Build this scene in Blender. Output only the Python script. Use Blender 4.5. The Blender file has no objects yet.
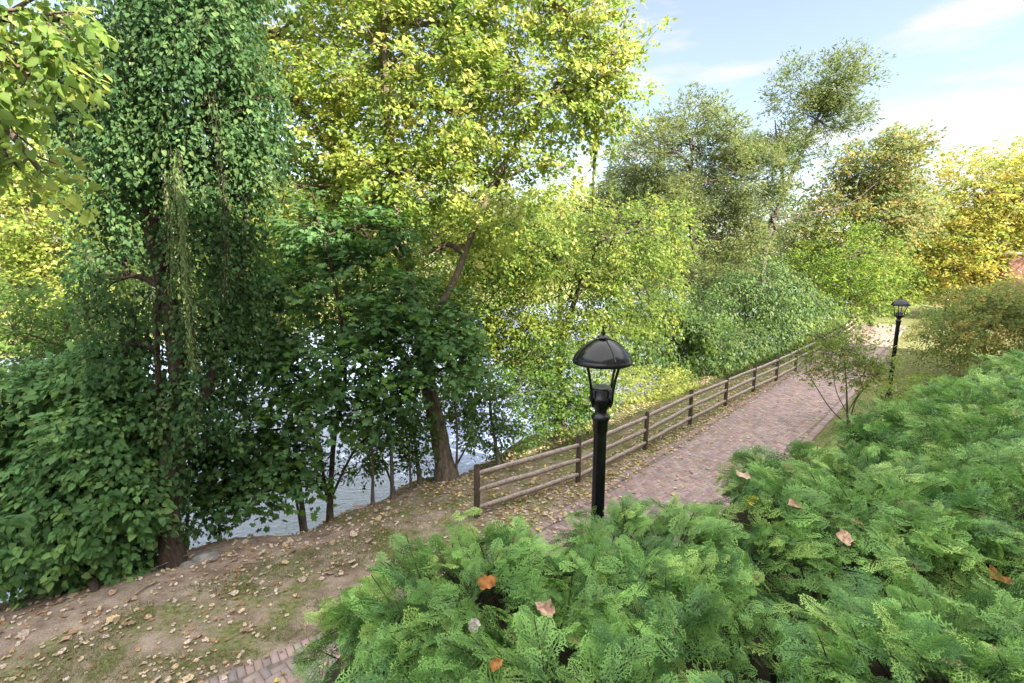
import bpy, math, random
import numpy as np
from mathutils import Vector, noise as mn

random.seed(7)
RNG = np.random.default_rng(11)
SC = bpy.context.scene
R = math.radians

# ------------------------------------------------------------ camera
F_PX, HOR, EYE = 500.0, 255.0, 5.1
PITCH = math.atan((341.5 - HOR) / F_PX)
cam_d = bpy.data.cameras.new("camera")
cam = bpy.data.objects.new("camera", cam_d)
SC.collection.objects.link(cam)
SC.camera = cam
cam.location = (0, 0, EYE)
cam.rotation_euler = (R(90) - PITCH, 0, 0)
cam_d.sensor_width = 36.0
cam_d.lens = 36.0 * F_PX / 1024.0
cam_d.clip_start = 0.05
cam_d.clip_end = 3000

# ------------------------------------------------------------ light
SUN_EL = R(34)
SUN_AZ = R(128)            # compass from +Y, clockwise: behind the camera to the right
world = bpy.data.worlds.new("World")
SC.world = world
world.use_nodes = True
nt = world.node_tree
nt.nodes.clear()
wo = nt.nodes.new("ShaderNodeOutputWorld")
bg = nt.nodes.new("ShaderNodeBackground")
sky = nt.nodes.new("ShaderNodeTexSky")
sky.sky_type = 'NISHITA'
sky.sun_disc = False
sky.sun_elevation = SUN_EL
sky.sun_rotation = SUN_AZ
sky.air_density = 1.0
sky.dust_density = 0.7
sky.ozone_density = 1.0
SKY_STR = 0.078
bg.inputs[1].default_value = SKY_STR
tc = nt.nodes.new("ShaderNodeTexCoord")
mp = nt.nodes.new("ShaderNodeMapping")
mp.inputs['Scale'].default_value = (1.6, 1.6, 7.5)
mp.inputs['Location'].default_value = (2.37, 0.9, 0.35)
nz = nt.nodes.new("ShaderNodeTexNoise")
nz.inputs['Scale'].default_value = 2.2
nz.inputs['Detail'].default_value = 7
nz.inputs['Roughness'].default_value = 0.55
cr = nt.nodes.new("ShaderNodeValToRGB")
cr.color_ramp.elements[0].position = 0.50
cr.color_ramp.elements[1].position = 0.66
cr.color_ramp.elements[1].color = (0.9, 0.9, 0.9, 1)
veil = nt.nodes.new("ShaderNodeMixRGB")      # thin high haze in the sky itself
veil.inputs[0].default_value = 0.30
veil.inputs[2].default_value = (2.2, 1.9, 1.6, 1)
mx = nt.nodes.new("ShaderNodeMixRGB")
mx.inputs[2].default_value = (2.9, 2.75, 2.6, 1)
rz = nt.nodes.new("ShaderNodeMapping"); rz.inputs['Rotation'].default_value = (0, 0, R(19))
nt.links.new(tc.outputs['Generated'], rz.inputs[0])
nt.links.new(rz.outputs[0], mp.inputs[0])
nt.links.new(mp.outputs[0], nz.inputs['Vector'])
nt.links.new(nz.outputs[0], cr.inputs[0])
# bright unseen cloud added overhead to lift the shade, broken at its edge
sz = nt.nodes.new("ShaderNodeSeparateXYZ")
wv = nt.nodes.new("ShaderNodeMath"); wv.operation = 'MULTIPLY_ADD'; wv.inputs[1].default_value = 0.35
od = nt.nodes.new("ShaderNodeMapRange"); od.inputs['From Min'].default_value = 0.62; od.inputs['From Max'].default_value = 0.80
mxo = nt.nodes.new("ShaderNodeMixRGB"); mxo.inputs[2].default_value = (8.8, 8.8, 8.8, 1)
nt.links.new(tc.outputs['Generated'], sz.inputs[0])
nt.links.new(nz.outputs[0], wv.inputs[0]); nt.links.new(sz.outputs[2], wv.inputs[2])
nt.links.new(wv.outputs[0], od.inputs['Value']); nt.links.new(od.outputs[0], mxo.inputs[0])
nt.links.new(cr.outputs[0], mx.inputs[0])
nt.links.new(sky.outputs[0], veil.inputs[1])
nt.links.new(veil.outputs[0], mx.inputs[1])
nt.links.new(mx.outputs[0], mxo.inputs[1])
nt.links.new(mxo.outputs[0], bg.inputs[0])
nt.links.new(bg.outputs[0], wo.inputs[0])

sun_d = bpy.data.lights.new("sun", 'SUN')
sun = bpy.data.objects.new("sun", sun_d)
SC.collection.objects.link(sun)
sun_d.energy = 3.9
sun_d.angle = R(0.55)
sun_d.color = (1.0, 0.93, 0.80)
sdir = Vector((math.sin(SUN_AZ) * math.cos(SUN_EL), math.cos(SUN_AZ) * math.cos(SUN_EL), math.sin(SUN_EL)))
sun.rotation_euler = sdir.to_track_quat('Z', 'Y').to_euler()
SC.view_settings.view_transform = 'Standard'
SC.view_settings.look = 'None'
SC.view_settings.exposure = 2.32
SC.view_settings.gamma = 1.0
SC.view_settings.use_curve_mapping = False
SC.cycles.max_bounces = 7
SC.cycles.transmission_bounces = 5
SC.cycles.diffuse_bounces = 4
SC.cycles.use_denoising = True

# ------------------------------------------------------------ helpers
CP, SP = math.cos(PITCH), math.sin(PITCH)

def ray(px, py):
    u = (px - 512) / F_PX
    v = (py - 341.5) / F_PX
    return np.array([u, CP - v * SP, -SP - v * CP])

def G(px, py, z=0.0):
    d = ray(px, py)
    t = (z - EYE) / d[2]
    return np.array([d[0] * t, d[1] * t, z])

def P(px, py, Y):
    d = ray(px, py)
    t = Y / d[1]
    return np.array([d[0] * t, Y, EYE + d[2] * t])

S2 = math.sqrt(2)
def UV(v, u, z=0.0):       # along the path, across the path (towards the river)
    return np.array([(v - u) / S2, (v + u) / S2, z])

def smooth(a, b, x):
    t = np.clip((x - a) / (b - a), 0, 1)
    return t * t * (3 - 2 * t)

def wob(p, f, seed=0.0):
    """cheap smooth 3-D noise, -1..1"""
    x, y, z = p[:, 0] * f + seed, p[:, 1] * f + seed * 1.7, p[:, 2] * f - seed
    return (np.sin(x * 1.3 + 1.7 * np.sin(y * .9 + z * .6)) + np.sin(y * 1.7 + 1.3 * np.sin(z * 1.1 + x * .5))
            + np.sin(z * 1.9 + 1.5 * np.sin(x * .7 + y * .8)) + .6 * np.sin(x * 3.1 + y * 2.3 + z * 2.7)) / 3.2

def link(o, parent=None):
    SC.collection.objects.link(o)
    if parent is not None:
        o.parent = parent
    return o

def tag(o, label=None, cat=None, group=None, kind=None):
    if label: o['label'] = label
    if cat: o['category'] = cat
    if group: o['group'] = group
    if kind: o['kind'] = kind
    return o

def thing(name, loc, label, cat, group=None):
    o = bpy.data.objects.new(name, None)
    o.empty_display_size = 0.2
    o.location = tuple(float(c) for c in loc)
    link(o)
    return tag(o, label, cat, group)

def mesh(name, V, faces, mat, parent=None, col=None, shade=False):
    """V (n,3) world coordinates; faces: list of (k,m) index arrays; parent: Empty without rotation"""
    V = np.asarray(V, dtype=np.float32)
    if parent is not None:
        V = V - np.array(parent.location, dtype=np.float32)
    me = bpy.data.meshes.new(name)
    faces = [np.asarray(f, dtype=np.int32) for f in faces if len(f)]
    me.vertices.add(len(V))
    me.vertices.foreach_set('co', V.ravel())
    nl = sum(f.size for f in faces)
    nf = sum(len(f) for f in faces)
    me.loops.add(nl)
    me.polygons.add(nf)
    me.loops.foreach_set('vertex_index', np.concatenate([f.ravel() for f in faces]))
    tot = np.concatenate([np.full(len(f), f.shape[1], dtype=np.int32) for f in faces])
    st = np.concatenate([[0], np.cumsum(tot)[:-1]]).astype(np.int32)
    me.polygons.foreach_set('loop_start', st)
    me.polygons.foreach_set('loop_total', tot)
    if shade:
        me.polygons.foreach_set('use_smooth', np.ones(nf, dtype=bool))
    me.update(calc_edges=True)
    if col is not None:
        ca = me.color_attributes.new('tint', 'FLOAT_COLOR', 'POINT')
        c4 = np.ones((len(V), 4), dtype=np.float32)
        c4[:, :3] = col
        ca.data.foreach_set('color', c4.ravel())
    me.materials.append(mat)
    return link(bpy.data.objects.new(name, me), parent)

class Geo:
    def __init__(s):
        s.V = []; s.F = {}; s.C = []; s.n = 0
    def add(s, V, F, col=None):
        V = np.asarray(V, float)
        s.V.append(V)
        for f in F:
            f = np.asarray(f, int)
            if f.ndim == 1: f = f[None]
            s.F.setdefault(f.shape[1], []).append(f + s.n)
        s.C.append(np.tile(np.array(col if col is not None else (1, 1, 1), float), (len(V), 1)) if col is None or np.ndim(col) == 1 else col)
        s.n += len(V)
    def box(s, c, size, col=None, rot=0.0, jitter=0.0):
        x, y, z = [q / 2 for q in size]
        v = np.array([[-x, -y, -z], [x, -y, -z], [x, y, -z], [-x, y, -z], [-x, -y, z], [x, -y, z], [x, y, z], [-x, y, z]])
        if jitter: v += RNG.uniform(-jitter, jitter, v.shape)
        if rot:
            cs, sn = math.cos(rot), math.sin(rot)
            v = np.stack([v[:, 0] * cs - v[:, 1] * sn, v[:, 0] * sn + v[:, 1] * cs, v[:, 2]], 1)
        s.add(v + np.array(c), [[[0, 3, 2, 1], [4, 5, 6, 7], [0, 1, 5, 4], [1, 2, 6, 5], [2, 3, 7, 6], [3, 0, 4, 7]]], col)
    def tube(s, pts, rad, sides=7, rough=0.0, cap=True, col=None):
        pts = np.asarray(pts, float)
        rad = np.asarray(rad, float) if np.ndim(rad) else np.full(len(pts), rad)
        n = len(pts)
        T = np.gradient(pts, axis=0)
        T /= np.linalg.norm(T, axis=1)[:, None] + 1e-9
        ref = np.array([1.0, 0, 0]) if abs(T[:, 0]).mean() < 0.7 else np.array([0, 1.0, 0])
        A = np.cross(T, ref); A /= np.linalg.norm(A, axis=1)[:, None] + 1e-9
        B = np.cross(T, A)
        th = np.arange(sides) * 2 * math.pi / sides
        rr = rad[:, None] * (1 + (RNG.uniform(-rough, rough, (n, sides)) if rough else 0))
        v = pts[:, None] + rr[..., None] * (A[:, None] * np.cos(th)[None, :, None] + B[:, None] * np.sin(th)[None, :, None])
        i = np.arange(n - 1)[:, None] * sides; j = np.arange(sides)[None]; j2 = (j + 1) % sides
        q = np.stack([i + j, i + j2, i + sides + j2, i + sides + j], -1).reshape(-1, 4)
        fs = [q]
        if cap:
            fs += [np.arange(sides)[None], (np.arange(sides)[::-1] + (n - 1) * sides)[None]]
        s.add(v.reshape(-1, 3), fs, col)
    def lathe(s, c, prof, sides=24, col=None):
        prof = np.asarray(prof, float)
        th = np.arange(sides) * 2 * math.pi / sides
        v = np.stack([prof[:, 0][:, None] * np.cos(th), prof[:, 0][:, None] * np.sin(th), np.repeat(prof[:, 1][:, None], sides, 1)], -1)
        n = len(prof)
        i = np.arange(n - 1)[:, None] * sides; j = np.arange(sides)[None]; j2 = (j + 1) % sides
        q = np.stack([i + j, i + j2, i + sides + j2, i + sides + j], -1).reshape(-1, 4)
        s.add(v.reshape(-1, 3) + np.array(c), [q], col)
    def build(s, name, mat, parent=None, color=False, shade=False):
        if not s.V: return None
        return mesh(name, np.concatenate(s.V), [np.concatenate(f) for f in s.F.values()], mat, parent,
                    np.concatenate(s.C) if color else None, shade)

# ------------------------------------------------------------ materials
def new_mat(name):
    m = bpy.data.materials.new(name)
    m.use_nodes = True
    t = m.node_tree
    t.nodes.clear()
    o = t.nodes.new("ShaderNodeOutputMaterial")
    return m, t, o

def N(t, kind, **kw):
    n = t.nodes.new("ShaderNode" + kind)
    for k, v in kw.items():
        if k in n.inputs: n.inputs[k].default_value = v
        else: setattr(n, k, v)
    return n

def leaf_mat(name, transl=0.42, rough=0.5, spec=0.35):
    m, t, o = new_mat(name)
    at = N(t, "Attribute", attribute_name='tint')
    p = N(t, "BsdfPrincipled", Roughness=rough)
    p.inputs['Specular IOR Level'].default_value = spec
    tr = N(t, "BsdfTranslucent")
    hs = N(t, "HueSaturation", Saturation=1.0, Value=1.5)
    ms = N(t, "MixShader", Fac=transl)
    t.links.new(at.outputs['Color'], p.inputs['Base Color'])
    t.links.new(at.outputs['Color'], hs.inputs['Color'])
    t.links.new(hs.outputs[0], tr.inputs['Color'])
    t.links.new(p.outputs[0], ms.inputs[1]); t.links.new(tr.outputs[0], ms.inputs[2])
    t.links.new(ms.outputs[0], o.inputs[0])
    return m

def noisy(name, c1, c2, scale=8, rough=0.85, bump=0.3, detail=6, stretch=(1, 1, 1), spec=0.3, metal=0.0, bscale=None, mid=None):
    m, t, o = new_mat(name)
    tcn = N(t, "TexCoord"); mpn = N(t, "Mapping"); mpn.inputs['Scale'].default_value = stretch
    nn = N(t, "TexNoise", Scale=scale, Detail=detail, Roughness=0.6)
    r = N(t, "ValToRGB")
    r.color_ramp.elements[0].color = (*c1, 1); r.color_ramp.elements[1].color = (*c2, 1)
    r.color_ramp.elements[0].position = 0.33; r.color_ramp.elements[1].position = 0.67
    p = N(t, "BsdfPrincipled", Roughness=rough, Metallic=metal)
    p.inputs['Specular IOR Level'].default_value = spec
    n2 = N(t, "TexNoise", Scale=bscale or scale * 3, Detail=5)
    b = N(t, "Bump", Strength=bump, Distance=0.03)
    L = t.links.new
    L(tcn.outputs['Object'], mpn.inputs[0]); L(mpn.outputs[0], nn.inputs['Vector']); L(mpn.outputs[0], n2.inputs['Vector'])
    L(nn.outputs[0], r.inputs[0]); L(r.outputs[0], p.inputs['Base Color'])
    L(n2.outputs[0], b.inputs['Height']); L(b.outputs[0], p.inputs['Normal']); L(p.outputs[0], o.inputs[0])
    return m

M_LEAF = leaf_mat("leaf_thin", 0.5, 0.5, 0.3)
M_GLOSSY = leaf_mat("leaf_glossy", 0.42, 0.6, 0.15)
M_FROND = leaf_mat("conifer_scale_leaf", 0.2, 0.55, 0.3)
M_DRY = leaf_mat("dry_leaf", 0.15, 0.7, 0.2)
def blotch(m):
    t = m.node_tree; L = t.links.new
    at = [n for n in t.nodes if n.type == 'ATTRIBUTE'][0]; p = [n for n in t.nodes if n.type == 'BSDF_PRINCIPLED'][0]
    tcn = N(t, "TexCoord"); nn = N(t, "TexNoise", Scale=38.0, Detail=5); mr = N(t, "MapRange"); sc = N(t, "VectorMath", operation='SCALE')
    mr.inputs['From Min'].default_value = .35; mr.inputs['From Max'].default_value = .65
    mr.inputs['To Min'].default_value = .45; mr.inputs['To Max'].default_value = 1.2
    L(tcn.outputs['Object'], nn.inputs['Vector']); L(nn.outputs[0], mr.inputs['Value']); L(at.outputs['Color'], sc.inputs[0]); L(mr.outputs[0], sc.inputs['Scale'])
    L(sc.outputs[0], p.inputs['Base Color'])
blotch(M_DRY)
M_GRASS = leaf_mat("grass_blade", 0.3, 0.6, 0.2)
M_BARK = noisy("bark", (0.06, 0.045, 0.033), (0.20, 0.155, 0.115), 6, 0.9, 0.9, stretch=(2.5, 2.5, 0.5), bscale=14)
M_BARKR = noisy("reddish_bark", (0.03, 0.022, 0.018), (0.09, 0.06, 0.045), 9, 0.9, 0.9, stretch=(3, 3, 0.35), bscale=16)
M_BARKG = noisy("grey_bark", (0.06, 0.05, 0.042), (0.17, 0.145, 0.12), 6, 0.9, 0.6, stretch=(2, 2, 0.6))
M_WOOD = noisy("weathered_wood", (0.26, 0.20, 0.17), (0.56, 0.47, 0.42), 5, 0.85, 0.5, stretch=(4, 4, 4), bscale=40)
M_POSTW = noisy("dark_weathered_post", (0.035, 0.026, 0.02), (0.13, 0.095, 0.07), 9, 0.9, 0.6, stretch=(6, 6, 0.8), bscale=12)
M_BLACK = noisy("black_painted_metal", (0.004, 0.004, 0.005), (0.009, 0.009, 0.011), 14, 0.16, 0.03, spec=0.4)
M_DISC = noisy("grey_green_cap", (0.16, 0.19, 0.16), (0.26, 0.29, 0.25), 20, 0.6, 0.1)
M_ROCK = noisy("stone", (0.12, 0.11, 0.10), (0.32, 0.30, 0.28), 5, 0.9, 0.8)
M_WHITE = noisy("white_trim", (0.6, 0.6, 0.58), (0.75, 0.74, 0.72), 3, 0.6, 0.05)
M_INNER = noisy("inner_shade_and_twigs", (0.018, 0.022, 0.010), (0.06, 0.048, 0.028), 25, 0.95, 1.0)  # dark tone stands in for shade inside the hedge; covers hull and twigs

def brick_wall_mat(name, a, b, mortar):
    m, t, o = new_mat(name)
    tcn = N(t, "TexCoord"); sx = N(t, "SeparateXYZ"); cx = N(t, "CombineXYZ")
    add = N(t, "Math", operation='ADD')
    br = N(t, "TexBrick", Scale=1.0)
    br.inputs['Color1'].default_value = (*a, 1); br.inputs['Color2'].default_value = (*b, 1)
    br.inputs['Mortar'].default_value = (*mortar, 1)
    br.inputs['Brick Width'].default_value = 0.22; br.inputs['Row Height'].default_value = 0.075
    br.inputs['Mortar Size'].default_value = 0.008
    p = N(t, "BsdfPrincipled", Roughness=0.9)
    L = t.links.new
    L(tcn.outputs['Object'], sx.inputs[0]); L(sx.outputs[0], add.inputs[0]); L(sx.outputs[1], add.inputs[1])
    L(add.outputs[0], cx.inputs[0]); L(sx.outputs[2], cx.inputs[1]); L(cx.outputs[0], br.inputs['Vector'])
    L(br.outputs['Color'], p.inputs['Base Color']); L(p.outputs[0], o.inputs[0])
    return m
M_BRICKW = brick_wall_mat("red_brick_wall", (0.30, 0.095, 0.06), (0.36, 0.14, 0.09), (0.42, 0.36, 0.30))

def glass_mat():
    m, t, o = new_mat("window_glass")
    p = N(t, "BsdfPrincipled", Roughness=0.05)
    p.inputs['Base Color'].default_value = (0.03, 0.035, 0.04, 1)
    t.links.new(p.outputs[0], o.inputs[0])
    return m
M_GLASS = glass_mat()
M_BOUNCEW = noisy("pale_bounce_wall", (0.62, 0.58, 0.52), (0.74, 0.70, 0.64), 1.2, 0.9, 0.15)  # wall tone of the unseen blocks, made pale to bounce light onto the hedge

def tint_mat(name, rough=0.9, bump=0.4, scale=60):
    m, t, o = new_mat(name)
    at = N(t, "Attribute", attribute_name='tint')
    tcn = N(t, "TexCoord")
    nn = N(t, "TexNoise", Scale=3.0, Detail=8, Roughness=0.7)
    n2 = N(t, "TexNoise", Scale=scale, Detail=4)
    mr = N(t, "MapRange"); mr.inputs['To Min'].default_value = 0.6; mr.inputs['To Max'].default_value = 1.4
    mul = N(t, "VectorMath", operation='SCALE')
    p = N(t, "BsdfPrincipled", Roughness=rough)
    p.inputs['Specular IOR Level'].default_value = 0.25
    b = N(t, "Bump", Strength=bump, Distance=0.01)
    L = t.links.new
    L(tcn.outputs['Object'], nn.inputs['Vector']); L(tcn.outputs['Object'], n2.inputs['Vector'])
    L(nn.outputs[0], mr.inputs['Value']); L(at.outputs['Color'], mul.inputs[0]); L(mr.outputs[0], mul.inputs['Scale'])
    L(mul.outputs[0], p.inputs['Base Color']); L(n2.outputs[0], b.inputs['Height']); L(b.outputs[0], p.inputs['Normal'])
    L(p.outputs[0], o.inputs[0])
    return m
M_PAVER = tint_mat("clay_paver", 0.88, 0.35, 90)

def ground_mat():
    m, t, o = new_mat("bare_earth_and_turf")
    L = t.links.new
    at = N(t, "Attribute", attribute_name='tint')       # R: how grassy this spot is; G: dry leaf-mould share
    sp = N(t, "SeparateColor"); L(at.outputs['Color'], sp.inputs[0])
    tcn = N(t, "TexCoord")
    def noise(s, d=8, r=0.62):
        n = N(t, "TexNoise", Scale=s, Detail=d, Roughness=r); L(tcn.outputs['Object'], n.inputs['Vector']); return n
    def ramp(src, a, b, p0=0.35, p1=0.65):
        r = N(t, "ValToRGB"); r.color_ramp.elements[0].color = (*a, 1); r.color_ramp.elements[1].color = (*b, 1)
        r.color_ramp.elements[0].position = p0; r.color_ramp.elements[1].position = p1
        L(src.outputs[0], r.inputs[0]); return r
    dirt = ramp(noise(2.2), (0.17, 0.125, 0.098), (0.37, 0.295, 0.24))
    fine = ramp(noise(45, 4), (0.55, 0.55, 0.55), (1.35, 1.32, 1.3), 0.3, 0.7)
    grass = ramp(noise(14, 6), (0.08, 0.10, 0.035), (0.23, 0.22, 0.10))
    patch = noise(1.6, 9, 0.7)
    a = N(t, "Math", operation='MULTIPLY_ADD'); a.inputs[1].default_value = 1.0
    mr = N(t, "MapRange"); mr.inputs['From Min'].default_value = 0.93; mr.inputs['From Max'].default_value = 1.10
    add = N(t, "Math", operation='ADD'); L(patch.outputs[0], add.inputs[0]); L(sp.outputs[0], add.inputs[1])
    L(add.outputs[0], mr.inputs['Value'])
    mix = N(t, "MixRGB"); L(mr.outputs[0], mix.inputs[0]); L(dirt.outputs[0], mix.inputs[1]); L(grass.outputs[0], mix.inputs[2])
    mul = N(t, "MixRGB", blend_type='MULTIPLY'); mul.inputs[0].default_value = 0.8
    L(mix.outputs[0], mul.inputs[1]); L(fine.outputs[0], mul.inputs[2])
    p = N(t, "BsdfPrincipled", Roughness=0.95); p.inputs['Specular IOR Level'].default_value = 0.1
    b = N(t, "Bump", Strength=0.6, Distance=0.04); nb = noise(28, 8, 0.7); L(nb.outputs[0], b.inputs['Height'])
    L(mul.outputs[0], p.inputs['Base Color']); L(b.outputs[0], p.inputs['Normal']); L(p.outputs[0], o.inputs[0])
    return m
M_GROUND = ground_mat()

def water_mat():
    m, t, o = new_mat("river_water")
    L = t.links.new
    tcn = N(t, "TexCoord"); mpn = N(t, "Mapping"); mpn.inputs['Rotation'].default_value = (0, 0, R(20)); mpn.inputs['Scale'].default_value = (1, 2.6, 1)
    n1 = N(t, "TexNoise", Scale=2.4, Detail=4, Roughness=0.6); n2 = N(t, "TexNoise", Scale=7.0, Detail=3)
    ad = N(t, "Math", operation='ADD'); b = N(t, "Bump", Strength=0.8, Distance=0.35)
    p = N(t, "BsdfPrincipled", Roughness=0.08)
    p.inputs['Base Color'].default_value = (0.38, 0.47, 0.78, 1); p.inputs['IOR'].default_value = 1.33
    p.inputs['Specular IOR Level'].default_value = 1.0
    p.inputs['Specular Tint'].default_value = (1, 1, 1, 1)
    L(tcn.outputs['Object'], mpn.inputs[0]); L(mpn.outputs[0], n1.inputs['Vector']); L(mpn.outputs[0], n2.inputs['Vector'])
    L(n1.outputs[0], ad.inputs[0]); L(n2.outputs[0], ad.inputs[1]); L(ad.outputs[0], b.inputs['Height'])
    L(b.outputs[0], p.inputs['Normal']); L(p.outputs[0], o.inputs[0])
    return m
M_WATER = water_mat()

# ------------------------------------------------------------ the setting: ground, river, path
def bank_u(v):
    return np.interp(v, [-40, -12, -5, -1, 2, 5, 40, 80], [45, 34, 18, 10.9, 9.9, 9.1, 9.6, 12])
def path_left(v):
    return np.interp(v, [-8, -1, 1.0, 2.5, 6.8, 10.7, 18.9, 30, 46], [7.4, 6.75, 6.4, 6.15, 5.95, 6.1, 6.4, 6.9, 8.0])
PATH_W = 2.8
WATER_Z = -2.0

def ground_z(X, Y):
    v = (X + Y) / S2; u = (Y - X) / S2
    bu = bank_u(v) + 0.25 * np.sin(v * 1.3) + 0.15 * np.sin(v * 3.1)
    d = u - bu
    z = -3.3 * smooth(-0.2, 4.5, d) - 0.25 * smooth(-1.5, 0.3, d)
    z = z + (4.6) * smooth(46, 54, u)
    z = z + 0.03 * np.sin(X * 1.1) * np.sin(Y * 0.9 + 1) * smooth(6.6, 8, u)
    on = (u < path_left(v) + .1) & (u > path_left(v) - PATH_W - .1)
    return np.where(on, -0.03, z)

def ground_at(X, Y):
    return float(ground_z(np.array([X]), np.array([Y]))[0])

def build_ground():
    ax = np.unique(np.concatenate([np.linspace(-400, -40, 13), np.linspace(-40, -12, 30), np.linspace(-12, 14, 190), np.linspace(14, 40, 60), np.linspace(40, 400, 13)]))
    ay = np.unique(np.concatenate([np.linspace(-60, 2, 16), np.linspace(2, 22, 150), np.linspace(22, 50, 60), np.linspace(50, 90, 30), np.linspace(90, 1200, 12)]))
    X, Y = np.meshgrid(ax, ay)
    z = ground_z(X.ravel(), Y.ravel())
    V = np.stack([X.ravel(), Y.ravel(), z], 1)
    nx = len(ax); i, j = np.meshgrid(np.arange(nx - 1), np.arange(len(ay) - 1))
    a = (j * nx + i).ravel()
    v = (V[:, 0] + V[:, 1]) / S2; u = (V[:, 1] - V[:, 0]) / S2
    pl = path_left(v)
    g = 0.36 + 0 * v
    g = np.where((u > pl) & (v > 4), 0.50 + 0.08 * smooth(8, 14, v), g)                   # mossy strip by the fence
    g = np.where((u > pl) & (v < 3) & (u < pl + 2.0), 0.51, g)        # turf in the near corner
    g = np.where((u > pl + 2.0) & (v < 4) , 0.38, g)
    g = np.where(u < pl - PATH_W, 0.75, g)                # lawn between path and hedge
    g = np.where(v > 33, 0.95, g)
    g = np.where(u > 46, 0.95, g)
    g = np.where((u > bank_u(v) + .3) & (u < 44), 0.4, g)
    col = np.stack([g, g * 0, g * 0], 1)
    o = mesh("ground", V, [np.stack([a, a + 1, a + nx + 1, a + nx], 1)], M_GROUND, None, col, True)
    tag(o, kind='structure')
build_ground()

g = Geo()
xs = np.array([[-400, -60], [500, -60], [500, 1200], [-400, 1200]])
vv = []
for v_ in np.linspace(-80, 160, 40):
    b = float(bank_u(v_))
    vv += [UV(v_, b + 0.9, WATER_Z), UV(v_, 52, WATER_Z)]
V = np.array(vv); k = np.arange(39) * 2
g.add(V, [np.stack([k, k + 2, k + 3, k + 1], 1)])
tag(g.build("river_water", M_WATER), kind='structure')

def build_path():
    base = Geo()
    vs = np.linspace(-7, 46, 107)
    L = np.array([UV(v, float(path_left(v)), -0.014) for v in vs]); Rr = np.array([UV(v, float(path_left(v)) - PATH_W, -0.014) for v in vs])
    n = len(vs); k = np.arange(n - 1)
    base.add(np.concatenate([L, Rr]), [np.stack([k, k + n, k + n + 1, k + 1], 1)])
    root = base.build("path", noisy("sand_joints", (0.10, 0.085, 0.07), (0.2, 0.17, 0.14), 12, 0.95, 0.3))
    tag(root, kind='structure')
    bricks = []   # centre, half length, half width, angle
    bw = 0.095
    ang0 = 0.0
    # herringbone laid in (v,u)
    for a in range(int(-7 / bw), int(46 / bw)):
        for b in range(int(2.4 / bw), int(8.4 / bw)):
            r = (a - b) % 4
            if r == 0: bricks.append(((a + 1) * bw, (b + .5) * bw, 0))
            elif r == 3: bricks.append(((a + .5) * bw, (b + 1) * bw, 1))
    B = np.array(bricks)
    pl = path_left(B[:, 0])
    keep = (B[:, 1] < pl - 0.27) & (B[:, 1] > pl - PATH_W + 0.27)
    B = B[keep]
    hl = np.where(B[:, 2] == 0, bw, bw / 2) - 0.003; hw = np.where(B[:, 2] == 0, bw / 2, bw) - 0.003
    ang = np.zeros(len(B))
    # soldier course along both edges, and one running course inside it
    for side in (0, 1):
        for off, ln, wd, step in ((0.105, bw / 2, bw, bw), ):
            v = np.arange(-7, 46, step)
            p = path_left(v); uu = p - off if side == 0 else p - PATH_W + off
            sl = np.arctan(np.gradient(p, v))
            B = np.concatenate([B, np.stack([v, uu, v * 0], 1)])
            hl = np.concatenate([hl, np.full(len(v), ln - .004)]); hw = np.concatenate([hw, np.full(len(v), wd - .004)])
            ang = np.concatenate([ang, sl])
    n = len(B)
    top = RNG.uniform(-0.002, 0.003, n) + 0.0
    tilt = RNG.uniform(-.0015, .0015, (n, 4))
    sx = np.array([-1, 1, 1, -1]); sy = np.array([-1, -1, 1, 1])
    V = np.zeros((n, 8, 3))
    for kk, (ins, zz) in enumerate(((0.006, 0.0), (0.0, -0.012))):
        lx = sx[None] * (hl[:, None] - ins); ly = sy[None] * (hw[:, None] - ins)
        ca, sa = np.cos(ang)[:, None], np.sin(ang)[:, None]
        v = B[:, 0:1] + lx * ca - ly * sa; u = B[:, 1:2] + lx * sa + ly * ca
        V[:, kk * 4:kk * 4 + 4, 0] = (v - u) / S2; V[:, kk * 4:kk * 4 + 4, 1] = (v + u) / S2
        V[:, kk * 4:kk * 4 + 4, 2] = top[:, None] + zz + (tilt if kk == 0 else 0)
    f = np.array([[0, 1, 2, 3], [4, 5, 1, 0], [5, 6, 2, 1], [6, 7, 3, 2], [7, 4, 0, 3]])
    F = (np.arange(n)[:, None, None] * 8 + f[None]).reshape(-1, 4)
    c = np.array([0.30, 0.218, 0.203])[None] * RNG.uniform(0.78, 1.22, (n, 1)) * (1 + RNG.uniform(-.07, .07, (n, 3)))
    g2 = RNG.random(n) < 0.15
    c[g2] = c[g2] * np.array([0.88, 0.96, 1.0])
    col = np.repeat(c, 8, 0)
    o = mesh("pavers", V.reshape(-1, 3), [F], M_PAVER, root, col)
    return o
build_path()

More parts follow.
